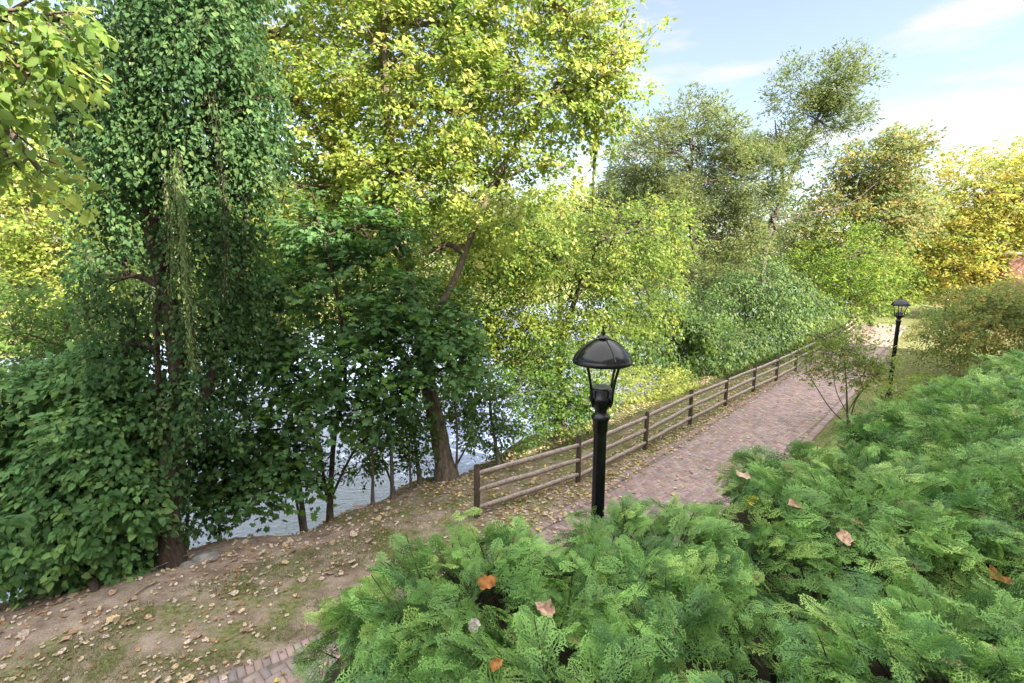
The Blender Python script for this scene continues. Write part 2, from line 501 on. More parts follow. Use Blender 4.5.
# ------------------------------------------------------------ foliage engine
def fan(n): return np.array([[0, i, i + 1] for i in range(1, n)])
def tmpl(pts, faces):
    return np.array(pts, float), [np.array(f) for f in faces]
T_DIA = tmpl([(0, 0, 0), (.42, .3, .07), (1, 0, -.06), (.42, -.3, .07)], [[[0, 1, 2, 3]]])
T_LAN = tmpl([(0, 0, 0), (.4, .15, .03), (1, 0, -.08), (.4, -.15, .03)], [[[0, 1, 2, 3]]])
T_HRT = tmpl([(0, 0, 0), (-.1, .26, .05), (.2, .42, .09), (.6, .3, .06), (1, 0, -.08), (.6, -.3, .06), (.2, -.42, .09), (-.1, -.26, .05)],
             [[[0, 4, 3, 2, 1], [0, 7, 6, 5, 4]]])
def _maple():
    a = [(0, 0)]
    spec = [(-150, .36), (-112, .70), (-88, .52), (-54, .92), (-30, .66), (0, 1.08), (30, .66), (54, .92), (88, .52), (112, .70), (150, .36)]
    pts = [(0.1, 0, 0)] + [(0.1 + r * .62 * math.cos(R(d)), r * .62 * math.sin(R(d)), -.10 * r * r + .04) for d, r in spec]
    return tmpl(pts, [fan(11).tolist()])
T_MAP = _maple()
def _curl():
    """a dried broad leaf, crumpled"""
    out = [(0, .0), (-.06, .16), (.10, .36), (.22, .30), (.38, .46), (.56, .30), (.70, .30), (.84, .12), (1, 0)]
    ring = out + [(x, -y * .92) for x, y in out[-2:0:-1]]
    pts = [(.42, 0, -.05)] + [(x, y, .06 * math.sin(9 * x + 5 * y)) for x, y in ring]
    n = len(ring)
    return tmpl(pts, [[[0, i + 1, (i + 1) % n + 1] for i in range(n)]])
T_CURL = _curl()

def norm(a):
    return a / (np.linalg.norm(a, axis=-1, keepdims=True) + 1e-9)

def put(template, pos, tip, nrm, size, col):
    """instances a template as plain mesh data"""
    T, Fs = template
    tip = norm(tip); side = norm(np.cross(nrm, tip)); nn = np.cross(tip, side)
    V = pos[:, None] + size[:, None, None] * (T[None, :, 0:1] * tip[:, None] + T[None, :, 1:2] * side[:, None] + T[None, :, 2:3] * nn[:, None])
    n, k = len(pos), len(T)
    F = [(np.arange(n)[:, None, None] * k + f[None]).reshape(-1, f.shape[1]) for f in Fs]
    return V.reshape(-1, 3), F, np.repeat(col, k, 0)

def rand_dir(n):
    return norm(RNG.normal(size=(n, 3)))

def pick_cols(pal, n, w=None):
    pal = np.array(pal, float)
    i = RNG.choice(len(pal), n, p=w)
    return pal[i]

def blob_world(b):
    """(px, py, depth, half width px, half height px[, depth scale]) -> centre, radii in metres"""
    c = P(b[0], b[1], b[2])
    s = b[2] / F_PX
    rx, rz = b[3] * s, b[4] * s
    ry = (rx + rz) / 2 * (b[5] if len(b) > 5 else 0.9)
    return c, np.array([rx, ry, rz])

def sprays(blobs, n, hole=0.0, hf=0.9, shell=2.6, seed=1.0, edge=0.18):
    cs, rs = zip(*[blob_world(b) for b in blobs])
    cs, rs = np.array(cs), np.array(rs)
    w = (rs[:, 0] * rs[:, 2]) ** 1.0; w /= w.sum()
    i = RNG.choice(len(cs), n, p=w)
    d = rand_dir(n)
    r = RNG.random(n) ** (1 / shell)
    lump = 1 + edge * wob(d * 2.2 + cs[i], 1.6, seed)
    p = cs[i] + d * rs[i] * (r * lump)[:, None]
    out = norm(d / rs[i])
    if hole:
        keep = wob(p, hf, seed) > -1 + 2 * hole * 0.78
        p, out, i = p[keep], out[keep], i[keep]
    return p, out, i

def crown(name, blobs, n, per, L, size, pal, parent, template=T_DIA, mat=None, hole=0.25, hf=0.9, lift=0.15, droop=0.25,
          up=0.9, spread=0.4, shell=2.6, seed=1.0, w=None, flat=0.35, edge=0.18, jit=0.22, returns=False, clampz=None, hang=0.0):
    p, out, _ = sprays(blobs, n, hole, hf, shell, seed, edge)
    m = len(p)
    d = norm(out * 0.8 + rand_dir(m) * 0.6 + np.array([0, 0, lift]))
    sd = norm(np.cross(d, np.array([0, 0, 1.0]) + rand_dir(m) * 0.3))
    t = RNG.random((m, per)) ; lat = RNG.uniform(-1, 1, (m, per)) * spread * L * (1.05 - 0.6 * t)
    pos = p[:, None] + d[:, None] * (t * L)[..., None] + sd[:, None] * lat[..., None] + RNG.normal(size=(m, per, 3)) * L * 0.09
    pos[..., 2] -= droop * L * t ** 2
    if hang: pos[..., 2] -= hang * RNG.random((m, per)) ** 2
    K = m * per
    pos = pos.reshape(-1, 3)
    sgn = np.sign(lat).reshape(-1, 1)
    dd = np.repeat(d, per, 0); ss = np.repeat(sd, per, 0); oo = np.repeat(out, per, 0)
    tip = norm(dd * 0.6 + ss * sgn * 0.55 + RNG.normal(size=(K, 3)) * 0.3 + np.array([0, 0, -droop]))
    nr = norm(np.array([0, 0, up]) + oo * 0.45 + RNG.normal(size=(K, 3)) * flat)
    sz = size * RNG.uniform(0.6, 1.25, K)
    cb = pick_cols(pal, m, w) * RNG.uniform(1 - jit, 1 + jit, (m, 1))
    col = np.repeat(cb, per, 0) * RNG.uniform(0.82, 1.18, (K, 1)) * (1 + RNG.uniform(-.06, .06, (K, 3)))
    if clampz is not None:
        gz = ground_z(pos[:, 0], pos[:, 1])
        pos[:, 2] = np.maximum(pos[:, 2], gz + clampz)
    V, F, C = put(template, pos, tip, nr, sz, col)
    mesh(name, V, F, mat or M_LEAF, parent, C)
    return p

def curve(pts, n=10):
    """smooth polyline through points"""
    pts = np.asarray(pts, float)
    k = len(pts)
    if k == 2:
        t = np.linspace(0, 1, n)[:, None]
        return pts[0] * (1 - t) + pts[1] * t
    P0 = np.vstack([2 * pts[0] - pts[1], pts, 2 * pts[-1] - pts[-2]])
    out = []
    for i in range(k - 1):
        a, b, c, d = P0[i:i + 4]
        t = np.linspace(0, 1, n, endpoint=(i == k - 2))[:, None]
        out.append(0.5 * ((2 * b) + (-a + c) * t + (2 * a - 5 * b + 4 * c - d) * t ** 2 + (-a + 3 * b - 3 * c + d) * t ** 3))
    return np.vstack(out)

def limbs(trunk_pts, blobs, tips, r0, geo, r_end=0.012, sub=7, twig_frac=0.25, twig_r=0.006, lo=0.35):
    """limbs from the trunk to every blob, boughs inside the blob, twigs to a share of the leaf sprays"""
    nodes = []
    tp = np.asarray(trunk_pts)
    k0 = int(len(tp) * lo)
    for b in blobs:
        c, r = blob_world(b)
        dist = np.linalg.norm(tp[k0:] - c, axis=1) + 1.2 * np.maximum(0, tp[k0:, 2] - c[2])
        s = tp[k0 + int(np.argmin(dist))]
        mid = (s + c) / 2 + RNG.normal(size=3) * 0.08 * np.linalg.norm(c - s) + np.array([0, 0, 0.06 * np.linalg.norm(c - s)])
        cv = curve([s, mid, c], 7)
        rr = r0 * 0.42
        geo.tube(cv, np.linspace(rr, rr * 0.45, len(cv)), 6, 0.08, False)
        nodes += list(cv[5:])
        for _ in range(sub):
            e = c + rand_dir(1)[0] * r * RNG.uniform(0.55, 0.9)
            s2 = cv[RNG.integers(5, len(cv))]
            m2 = (s2 + e) / 2 + RNG.normal(size=3) * 0.12 * np.linalg.norm(e - s2)
            c2 = curve([s2, m2, e], 5)
            geo.tube(c2, np.linspace(rr * 0.4, r_end * .6, len(c2)), 5, 0.05, False)
            nodes += list(c2[2:])
    nodes = np.array(nodes)
    if tips is not None and len(tips) and twig_frac:
        sel = tips[RNG.random(len(tips)) < twig_frac]
        for t in sel:
            q = nodes[int(np.argmin(((nodes - t) ** 2).sum(1)))]
            m2 = (q + t) / 2 + RNG.normal(size=3) * 0.1 * np.linalg.norm(t - q)
            geo.tube([q, m2, t], [twig_r * 1.8, twig_r * 1.3, twig_r], 3, 0, False)

def tree(name, label, cat, base, trunk, r, blobs, n, per, L, size, pal, group=None, bark=None, forks=(), twig=0.25, twig_r=0.006, sub=7,
         lo=0.35, crown_name="crown", taper=0.25, flare=1.5, **kw):
    root = thing(name, base, label, cat, group)
    tp = curve([base] + [P(*q) for q in trunk], 8)
    tg = Geo()
    rr = r * np.linspace(1, taper, len(tp)); rr[0] *= flare; rr[1] *= 1 + (flare - 1) * .5; rr[2] *= 1 + (flare - 1) * .2
    b0 = tp.copy(); b0[0, 2] -= 0.25
    tg.tube(b0, rr, 12, 0.06)
    allp = tp
    for fk in forks:
        fp = curve([P(*q) for q in fk['pts']], 8)
        if 'r' not in fk: fk['r'] = r * 0.5
        tg.tube(fp, fk['r'] * np.linspace(1, 0.3, len(fp)), 8, 0.06)
        allp = np.vstack([allp, fp])
    tg.build("trunk", bark or M_BARK, root, shade=True)
    tips = crown(crown_name, blobs, n, per, L, size, pal, root, **kw)
    bg_ = Geo()
    limbs(allp, blobs, tips, r, bg_, sub=sub, twig_frac=twig, twig_r=twig_r, lo=lo)
    bg_.build("branches", bark or M_BARK, root, shade=True)
    return root

# palettes (true leaf colours)
YG = [(0.24, 0.31, 0.065), (0.31, 0.35, 0.075), (0.17, 0.25, 0.05), (0.37, 0.36, 0.10)]
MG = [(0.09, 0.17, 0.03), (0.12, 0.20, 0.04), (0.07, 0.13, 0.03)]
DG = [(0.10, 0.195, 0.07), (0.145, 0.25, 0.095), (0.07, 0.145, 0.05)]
IVY = [(0.06, 0.125, 0.045), (0.085, 0.165, 0.06), (0.045, 0.095, 0.035), (0.12, 0.19, 0.065)]
WIL = [(0.10, 0.135, 0.05), (0.14, 0.17, 0.055), (0.17, 0.19, 0.06)]
ORG = [(0.32, 0.26, 0.07), (0.27, 0.26, 0.06), (0.17, 0.22, 0.06), (0.34, 0.30, 0.09)]
GOLD = [(0.34, 0.31, 0.06), (0.38, 0.30, 0.065), (0.29, 0.31, 0.06), (0.20, 0.26, 0.055)]

# ---- the big tree on the bank, its trunk forking above the fence
cb = G(447, 474); cb[2] = ground_at(cb[0], cb[1])
tree("broadleaf_tree", "tall yellow-green tree with thick leaning trunk on the riverbank left of the fence end", "tree", cb,
     [(437, 425, 11.3), (428, 385, 11.4), (420, 330, 11.6), (404, 260, 12), (396, 200, 12.2), (388, 120, 12.4), (384, 30, 12.5), (380, -60, 12.6)], 0.225,
     [(385, 70, 12.6, 95, 85), (300, 110, 12.4, 70, 60), (270, 30, 12.4, 60, 60), (450, 110, 12.9, 90, 60), (470, 25, 13, 75, 50), (548, 95, 13.2, 70, 55),
      (590, 35, 13.2, 52, 42), (602, 95, 13.4, 38, 34), (400, 175, 12.2, 80, 45), (500, 190, 13, 75, 45), (310, 190, 12.4, 70, 45), (360, -60, 12.6, 130, 70),
      (520, -40, 13, 90, 50), (440, 245, 12.6, 75, 38)],
     7600, 16, 0.5, 0.098, YG, template=T_HRT, hole=0.53, hf=1.9, seed=3.1, twig=0.2, w=[.34, .3, .22, .14], flat=0.6, sub=8,
     forks=[dict(pts=[(421, 335, 11.6), (452, 285, 12), (470, 240, 12.4), (500, 170, 12.8), (545, 100, 13.1), (590, 40, 13.2)], r=0.10),
            dict(pts=[(405, 262, 12), (360, 190, 12.2), (310, 120, 12.4), (270, 50, 12.5)], r=0.12)], edge=0.3)

# ---- maple clump in front of it, dark in the shade
mb = G(328, 503); mb[2] = ground_at(mb[0], mb[1])
tree("maple_sapling", "multi-stemmed young maple with dark lobed leaves at the bank edge", "tree", mb,
     [(334, 440, 10.1), (345, 380, 10.1), (338, 300, 10.2), (318, 220, 10.4), (312, 190, 10.4)], 0.06,
     [(350, 265, 10.6, 40, 20), (300, 290, 10.1, 48, 20), (395, 300, 10.5, 44, 20), (345, 320, 10.0, 50, 18), (270, 335, 9.8, 42, 20), (420, 340, 10.5, 38, 18), (335, 365, 9.7, 60, 20),
      (265, 385, 9.6, 44, 18), (395, 385, 10.2, 46, 18), (300, 410, 9.5, 48, 16), (310, 225, 10.6, 40, 20), (455, 365, 10.6, 34, 18), (245, 300, 10.2, 32, 22), (240, 430, 9.6, 40, 18),
      (365, 415, 9.9, 30, 14), (275, 455, 9.4, 34, 16), (225, 475, 9.3, 28, 14), (375, 230, 10.8, 40, 18), (455, 320, 11, 30, 20), (215, 503, 9.0, 30, 11), (305, 478, 9.6, 26, 9), (262, 494, 9.2, 30, 10), (205, 450, 9.3, 26, 20)],
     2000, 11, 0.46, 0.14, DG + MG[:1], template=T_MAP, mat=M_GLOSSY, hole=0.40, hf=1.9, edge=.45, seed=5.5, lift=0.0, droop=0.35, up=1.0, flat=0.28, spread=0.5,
     bark=M_BARKR, lo=0.2, sub=5, twig=0.25, twig_r=0.004,
     forks=[dict(pts=[(328, 500, 9.9), (318, 450, 9.8), (300, 400, 9.8), (270, 340, 9.9)], r=0.035),
            dict(pts=[(330, 500, 9.9), (355, 450, 10), (385, 420, 10.2), (410, 370, 10.4)], r=0.03)])

# thin stems on the bank between the maple and the big tree
for k, (x0, y0, tx, ty, rr, yy, lab) in enumerate([(372, 492, 366, 400, .035, 10.6, "slim sapling with few leaves, nearest right of the maple stems"),
                                     (392, 488, 383, 395, .045, 10.8, "straight bare-stemmed sapling between maple and big trunk"),
                                     (411, 482, 398, 400, .03, 11.0, "thin leaning sapling just left of the mossy thick trunk"),
                                     (456, 474, 452, 380, .03, 11.6, "slender sapling growing close against the thick leaning trunk")]):
    b = G(x0, y0); b[2] = ground_at(b[0], b[1])
    tree("sapling", lab, "sapling", b, [((x0 + tx) / 2 + 3, (y0 + ty) / 2, b[1] + .1), (tx, ty, b[1] + .3), (tx - 6, ty - 60, b[1] + .5)], rr,
         [(tx - 4, ty - 40, b[1] + .5, 34, 36), (tx + 8, ty + 25, b[1] + .2, 24, 24)], 80, 11, 0.4, 0.12, MG if k != 1 else DG, group="saplings on the riverbank",
         hole=0.3, seed=k * 2.2, bark=M_BARKG, sub=4, twig=0.5, twig_r=0.004)

# ---- ivy-clad tree at the left
ib = G(172, 558); ib[2] = ground_at(ib[0], ib[1])
iv = tree("vine_covered_tree", "tall dark tree smothered in hanging vines at the left bank", "tree", ib,
     [(168, 480, 8.0), (180, 410, 8.4), (172, 320, 8.6), (152, 220, 8.7), (148, 120, 8.7), (138, 0, 8.7), (130, -110, 8.7)], 0.17,
     [(150, 30, 8.7, 62, 70), (215, 50, 8.5, 45, 70), (100, 110, 8.9, 45, 50), (205, 130, 8.5, 45, 55), (140, 130, 8.6, 40, 50), (228, 190, 8.8, 28, 42), (170, -60, 8.7, 90, 55),
      (120, 190, 8.8, 38, 45), (235, 270, 8.9, 26, 50), (222, 350, 8.9, 30, 45), (205, 230, 8.5, 26, 50), (205, 320, 8.6, 22, 45), (200, 400, 8.3, 18, 34), (172, 390, 8.3, 16, 40), (118, 275, 8.6, 30, 45), (128, 340, 8.4, 30, 34), (70, 60, 9, 30, 50), (250, 110, 8.8, 26, 60)],
     2900, 20, 0.42, 0.07, IVY, template=T_HRT, mat=M_GLOSSY, hole=0.3, hf=2.2, seed=8.2, lift=-0.7, droop=0.7, up=0.35, flat=0.5, spread=0.3, twig=0.25,
     bark=M_BARKR, edge=0.25, hang=0.35, twig_r=0.004, taper=0.6,
     forks=[dict(pts=[(170, 470, 8.1), (200, 410, 8.3), (222, 340, 8.6), (240, 270, 8.8), (246, 200, 8.9)], r=0.12),
            dict(pts=[(176, 500, 8.0), (160, 400, 8.3), (158, 300, 8.5), (170, 200, 8.6)], r=0.07)])

def strand(name, path_px, n, wpx, size, pal, parent, template=T_LAN, seed=0, mat=None):
    c = curve([P(*q) for q in path_px], 14)
    g = Geo()
    for k in range(4):
        off = RNG.normal(size=3) * 0.03
        g.tube(c + off, 0.006, 3, 0, False)
    idx = RNG.random(n) * (len(c) - 1); i0 = idx.astype(int); f = (idx - i0)[:, None]
    base = c[i0] * (1 - f) + c[np.minimum(i0 + 1, len(c) - 1)] * f
    wd = wpx * path_px[0][2] / F_PX
    w_ = wd * (0.4 + 0.9 * np.abs(np.sin(idx * 1.3)))[:, None] * 0.6
    off = rand_dir(n) * w_ * RNG.random((n, 1))
    pos = base + off
    tip = norm(off / wd + np.array([0, 0, -1.1]) + RNG.normal(size=(n, 3)) * .3)
    nr = norm(off + np.array([0, -0.4, 0.5]) + RNG.normal(size=(n, 3)) * .4)
    col = pick_cols(pal, n) * RNG.uniform(.8, 1.2, (n, 1))
    V, F, C = put(template, pos, tip, nr, size * RNG.uniform(.6, 1.3, n), col)
    mesh(name, V, F, mat or M_LEAF, parent, C)
    return g
PALE = [(0.18, 0.25, 0.09), (0.24, 0.30, 0.12), (0.13, 0.20, 0.07)]
gg = strand("hanging_vine", [(176, 150, 7.7), (182, 220, 7.6), (186, 290, 7.6), (193, 370, 7.6)], 1100, 9, 0.075, PALE, iv)
g2 = strand("hanging_vine", [(166, 170, 7.8), (170, 230, 7.8), (170, 300, 7.8)], 420, 7, 0.07, PALE, iv)
g3 = strand("hanging_vine", [(212, 90, 8.1), (222, 170, 8.1), (226, 250, 8.1), (224, 300, 8.1)], 600, 10, 0.07, IVY + PALE, iv)
gg.build("vine_stem", M_BARKR, iv); g2.build("vine_stem", M_BARKR, iv); g3.build("vine_stem", M_BARKR, iv)
# ivy on the trunks
tc_ = curve([P(*q) for q in [(172, 540, 7.9), (168, 480, 8.0), (180, 410, 8.4), (172, 320, 8.6), (152, 220, 8.7), (148, 120, 8.7), (138, 0, 8.7)]], 20)
n = 2600
idx = RNG.integers(0, len(tc_), n); th = RNG.uniform(0, 2 * math.pi, n)
o_ = np.stack([np.cos(th), np.sin(th), 0 * th], 1)
keep = wob(tc_[idx] * 1.0 + o_ * .4, 2.6, 2.0) > -0.12
idx, o_ = idx[keep], o_[keep]; n = len(idx)
pos = tc_[idx] + o_ * RNG.uniform(0.16, 0.34, (n, 1)) + np.array([0, 0, 1]) * RNG.uniform(-.1, .1, (n, 1))
V, F, C = put(T_HRT, pos, norm(o_ * .3 + np.array([0, 0, -1]) + RNG.normal(size=(n, 3)) * .3), norm(o_ + np.array([0, 0, .6]) + RNG.normal(size=(n, 3)) * .3),
              0.085 * RNG.uniform(.6, 1.3, n), pick_cols(IVY, n) * RNG.uniform(.75, 1.2, (n, 1)))
mesh("ivy", V, F, M_GLOSSY, iv, C)

# ---- vine mound at the foot of it
vb = G(95, 592); vb[2] = 0
tree("vine_mound", "broad mound of large-leaved vine spilling down at the left edge of the bank", "shrub", vb,
     [(90, 540, 8.0), (95, 470, 8.2), (110, 400, 8.4)], 0.05,
     [(70, 520, 7.7, 66, 52), (120, 500, 7.9, 58, 55), (30, 548, 7.3, 55, 34), (95, 440, 8.1, 60, 45), (120, 425, 8.3, 34, 40), (30, 480, 7.9, 50, 45),
      (105, 375, 8.6, 40, 30), (110, 555, 7.8, 52, 25), (50, 400, 8.6, 50, 40), (10, 440, 8.3, 40, 45), (-20, 500, 8, 40, 50)],
     4000, 9, 0.30, 0.105, [(0.105, 0.21, 0.075), (0.15, 0.27, 0.09), (0.075, 0.155, 0.055), (0.19, 0.31, 0.10)], template=T_HRT, mat=M_GLOSSY, hole=0.14, hf=2.0, seed=1.2, lift=-0.3, droop=0.5, up=0.6, flat=0.3, shell=4, sub=6, twig=0.1,
     bark=M_BARKR, clampz=0.04, crown_name="leaves", lo=0.0)

# fern sticking out of the mound
fr = thing("fern", P(10, 530, 7.0), "feathery fern fronds poking out of the vine mound at the left edge", "fern")
fp = Geo()
VV, FF, CC = [], [], []; off = 0
for k in range(6):
    a = R(20 + k * 28) 
    s0 = P(4, 520, 6.6)
    tipd = np.array([math.cos(a) * .8, -0.25, 0.35])
    t = np.linspace(0, 1, 34)
    ax_ = s0 + tipd * (t * 0.85)[:, None]; ax_[:, 2] -= 0.3 * t ** 2
    fp.tube(ax_, 0.004, 3, 0, False, (0.10, 0.16, 0.05))
    for s in (-1, 1):
        sd = norm(np.cross(tipd, [0, 0, 1]))[None] * s
        m = len(t)
        V, F, C = put(T_LAN, ax_, np.repeat(norm(sd + .35 * norm(tipd)), m, 0), np.repeat([[0, -.2, 1.0]], m, 0), 0.13 * np.sin(np.clip(t * 2.6 + .4, 0, 3.1)) + .02,
                      np.tile((0.08, 0.17, 0.05), (m, 1)))
        fp.add(V, F, C)
fp.build("frond", M_LEAF, fr, True)

# ---- bright foliage behind the left trees
def bush(name, label, cat, bx, by, blobs, n, per, L, size, pal, group=None, r=0.08, trunk=None, **kw):
    Y = blobs[0][2]
    bY = kw.pop('bY', Y)
    b = P(bx, by, bY); b[2] = ground_at(b[0], b[1])
    kw.setdefault('clampz', 0.05)
    top = blobs[0]
    tr = trunk or [(top[0], top[1] + top[4] * .4, Y), (top[0], top[1] - top[4] * .2, Y)]
    return tree(name, label, cat, b, tr, r, blobs, n, per, L, size, pal, group, **kw)

bush("background_tree", "sunlit yellow-green tree behind the vine mound at the far left", "tree", 30, 400,
     [(30, 215, 17, 62, 55), (90, 250, 17.5, 45, 45), (-20, 150, 17, 50, 50), (10, 290, 16.5, 60, 40), (95, 320, 16.5, 40, 35), (50, 160, 18, 50, 36)], 1700, 16, 0.8, 0.17, YG, r=0.16, hole=0.38, seed=4.4, flat=.7)
bush("background_tree", "mid green leafy tree standing behind the vine mound under the yellow one", "tree", 60, 480,
     [(60, 355, 13, 60, 42), (15, 330, 12.6, 45, 50), (0, 400, 12, 40, 40), (110, 300, 13.2, 35, 42)], 620, 15, 0.6, 0.13, MG, r=0.1, hole=0.3, seed=2.4, flat=.6)
bush("background_tree", "greenish tree top showing behind the vine-covered tree, upper left", "tree", 120, 420,
     [(75, 70, 20, 60, 50), (30, 110, 20, 50, 40), (250, 240, 19, 40, 60), (260, 300, 18, 45, 40)], 650, 15, 0.9, 0.18, YG, r=0.2, hole=0.48, seed=6.1, flat=.7,
     trunk=[(130, 250, 19), (110, 130, 20), (90, 60, 20)])

# branch of a tree standing outside the frame at the left, large leaves near the camera
b = np.array([-9.5, 6.0, 0.0])
tree("catalpa_tree", "tree with large bright leaves reaching in at the top left corner", "tree", b,
     [(-420, 200, 6.0), (-380, 0, 6.0), (-250, -60, 5.9), (-60, 0, 5.8)], 0.16,
     [(5, 20, 5.9, 42, 34), (30, 75, 6.0, 34, 40), (-20, 120, 6, 36, 50), (60, 20, 6.0, 32, 24), (40, 170, 6.2, 22, 26), (-60, 40, 5.8, 60, 60)],
     190, 9, 0.4, 0.115, [(0.20, 0.29, 0.06), (0.14, 0.22, 0.05), (0.30, 0.35, 0.08)], template=T_HRT, hole=0.36, hf=3, seed=9.9, droop=0.6, up=.5, flat=.6,
     twig=0.7, twig_r=0.004, sub=4)

# ---- small shrubs on the bank with the river showing through
for (px, py, blobs, n, pal, lab, sd) in [
    (218, 520, [(215, 470, 9.6, 32, 26), (245, 445, 9.9, 32, 28), (200, 510, 9.2, 22, 16)], 170, IVY, "leggy shrub right of the vine-covered trunk with water behind", 1.0),
    (300, 500, [(290, 455, 9.9, 34, 22), (262, 475, 9.8, 24, 18), (235, 495, 9.4, 24, 14)], 240, DG, "sparse dark shrub left of the maple stems over the water", 2.1),
    (395, 478, [(380, 445, 10.9, 26, 16), (410, 430, 11.2, 26, 18), (360, 465, 10.6, 18, 10), (340, 480, 10.3, 22, 9), (420, 460, 11.2, 20, 12)], 330, MG, "thin bushy growth between the slim saplings over the water", 2.9),
    (450, 462, [(470, 430, 11.9, 20, 22), (455, 400, 12.2, 26, 20)], 170, MG, "leafy growth just behind the thick leaning trunk", 3.9),
    (182, 520, [(190, 440, 9.0, 20, 26), (200, 485, 8.9, 18, 20)], 120, IVY, "small leafy shoots close against the vine-covered trunk", 4.9),
    (500, 455, [(490, 405, 12.4, 30, 24), (520, 425, 12.4, 30, 20), (500, 440, 12.2, 30, 14), (475, 375, 12.6, 24, 20), (530, 390, 12.8, 34, 24)], 520, MG, "airy green shrub right of the thick trunk on the bank", 3.3),
    (560, 425, [(560, 392, 13.4, 34, 26), (545, 360, 13.8, 38, 26), (585, 400, 13.6, 30, 22), (560, 420, 13.2, 36, 12)], 800, MG + YG[:1], "leafy shrub behind the fence just left of the near lamp", 4.6),
    (650, 400, [(645, 388, 18.2, 42, 18), (610, 385, 17, 36, 22), (672, 385, 19.4, 26, 15)], 620, [(0.27, 0.31, 0.07), (0.33, 0.35, 0.09), (0.2, 0.26, 0.06)], "low sunlit yellow-green shrub right behind the lamp head", 5.7)]:
    bush("shrub", lab, "shrub", px, py, blobs, n, 13, 0.35 if n > 400 else 0.32, 0.095, pal, group="shrubs along the bank", r=0.03, hole=0.28, seed=sd, flat=.6,
         sub=5, twig=0.4, twig_r=0.003, shell=2.2, crown_name="leaves")

# ---- trees leaning out over the water behind the big ones
for (x0, bY, blobs, lab, sd) in [
    (300, 9.7, [(270, 235, 14.5, 55, 42), (225, 290, 14, 40, 50), (310, 290, 14.5, 50, 36), (250, 350, 13.5, 45, 34), (330, 220, 15, 50, 36)], "yellow-green tree leaning over the river behind the dark maple", 1.5),
    (420, 10.9, [(400, 270, 15.5, 55, 40), (360, 320, 15, 45, 36), (450, 315, 15, 48, 36), (395, 215, 16, 60, 32), (440, 370, 14.5, 34, 26)], "sunlit tree leaning over the river behind the thick trunk", 2.6),
    (500, 11.6, [(490, 300, 15.5, 44, 42), (530, 345, 15, 40, 30), (505, 240, 16, 50, 34), (470, 355, 14.8, 30, 26)], "light green tree leaning over the water left of the vine-draped one", 3.8)]:
    bush("leaning_bank_tree", lab, "tree", x0, 470, blobs, 1500, 15, 0.6, 0.12, YG[:3] + MG[:1], group="trees leaning over the river", bY=bY, r=0.05, hole=0.34, seed=sd, flat=.6,
         bark=M_BARKG, trunk=[(x0 - 10, 400, bY + 1.2), (blobs[0][0], blobs[0][1] + 20, blobs[0][2])])

# ---- vine-draped trees right of the big one
bush("vine_draped_tree", "yellow-green tree draped in vines behind the near lamp", "tree", 560, 420,
     [(560, 290, 15, 60, 50), (610, 245, 15.5, 50, 50), (520, 250, 15, 45, 38), (590, 330, 15.2, 50, 34), (640, 290, 16.5, 44, 50), (655, 235, 17, 34, 36), (520, 330, 14.6, 36, 34)],
     1900, 17, 0.55, 0.115, [(0.14, 0.20, 0.035), (0.18, 0.25, 0.04), (0.10, 0.16, 0.03), (0.25, 0.28, 0.05)], r=0.15, hole=0.32, hf=1.5, seed=7.3, flat=.6, lift=-0.2, droop=.4,
     trunk=[(560, 360, 15), (575, 300, 15.2), (600, 240, 15.5)], bark=M_BARKR)
vt = bpy.data.objects[-1] if False else None
rt = thing("hanging_vine_strand", P(594, 200, 14.0), "thin leafy vine strand hanging against the sky right of the big tree", "vine")
gg = strand("leaves", [(596, 90, 13.6), (597, 130, 13.8), (594, 170, 14), (593, 215, 14.2)], 260, 5, 0.12, YG, rt, template=T_DIA)
gg.build("vine_stem", M_BARKR, rt)

bush("dark_shrub", "dense dark green shrub leaning over the fence in the middle distance", "shrub", 700, 385,
     [(705, 352, 22, 48, 30), (672, 340, 21, 34, 34), (740, 345, 24, 40, 26), (690, 318, 21.5, 40, 26), (640, 345, 20, 30, 28), (655, 315, 21, 30, 24)], 1500, 15, 0.6, 0.15, [(0.08, 0.14, 0.035), (0.12, 0.18, 0.04), (0.055, 0.10, 0.028)],
     r=0.08, hole=0.22, seed=1.9, flat=.6, lift=-.4, droop=.6, group=None)
bush("weeping_tree", "dark weeping tree with drooping bluish-green boughs beyond the fence", "tree", 765, 350,
     [(765, 290, 27, 46, 36), (735, 300, 26.5, 36, 34), (800, 315, 28, 36, 30), (760, 330, 26.5, 50, 20)], 950, 16, 0.8, 0.18, [(0.10, 0.17, 0.05), (0.15, 0.22, 0.06), (0.07, 0.12, 0.04)],
     r=0.14, hole=0.25, seed=2.9, lift=-.6, droop=.8, hang=.6, flat=.5)
bush("round_tree", "bright green rounded tree in sun beyond the bend of the fence", "tree", 850, 345,
     [(850, 262, 33, 50, 38), (810, 285, 33, 40, 32), (880, 290, 34, 34, 28), (835, 305, 32.5, 50, 20)], 1000, 15, 0.9, 0.2, [(0.14, 0.22, 0.035), (0.2, 0.27, 0.04), (0.10, 0.17, 0.03)],
     r=0.16, hole=0.28, seed=3.9, flat=.7)
bush("willow_tree", "grey-green willow with sunlit top right of the big tree", "tree", 690, 350,
     [(690, 140, 31, 36, 40), (650, 160, 30, 34, 38), (715, 180, 31, 34, 40), (655, 215, 30, 40, 44), (720, 240, 31, 44, 44), (690, 285, 30, 48, 34), (745, 180, 32, 30, 36)],
     3700, 20, 0.9, 0.26, WIL, template=T_LAN, r=0.28, hole=0.5, hf=.8, seed=5.2, flat=.6, lift=.4, droop=.2, trunk=[(695, 280, 30.5), (690, 210, 31), (692, 150, 31)],
     bark=M_BARKG, twig_r=.012, edge=.3)
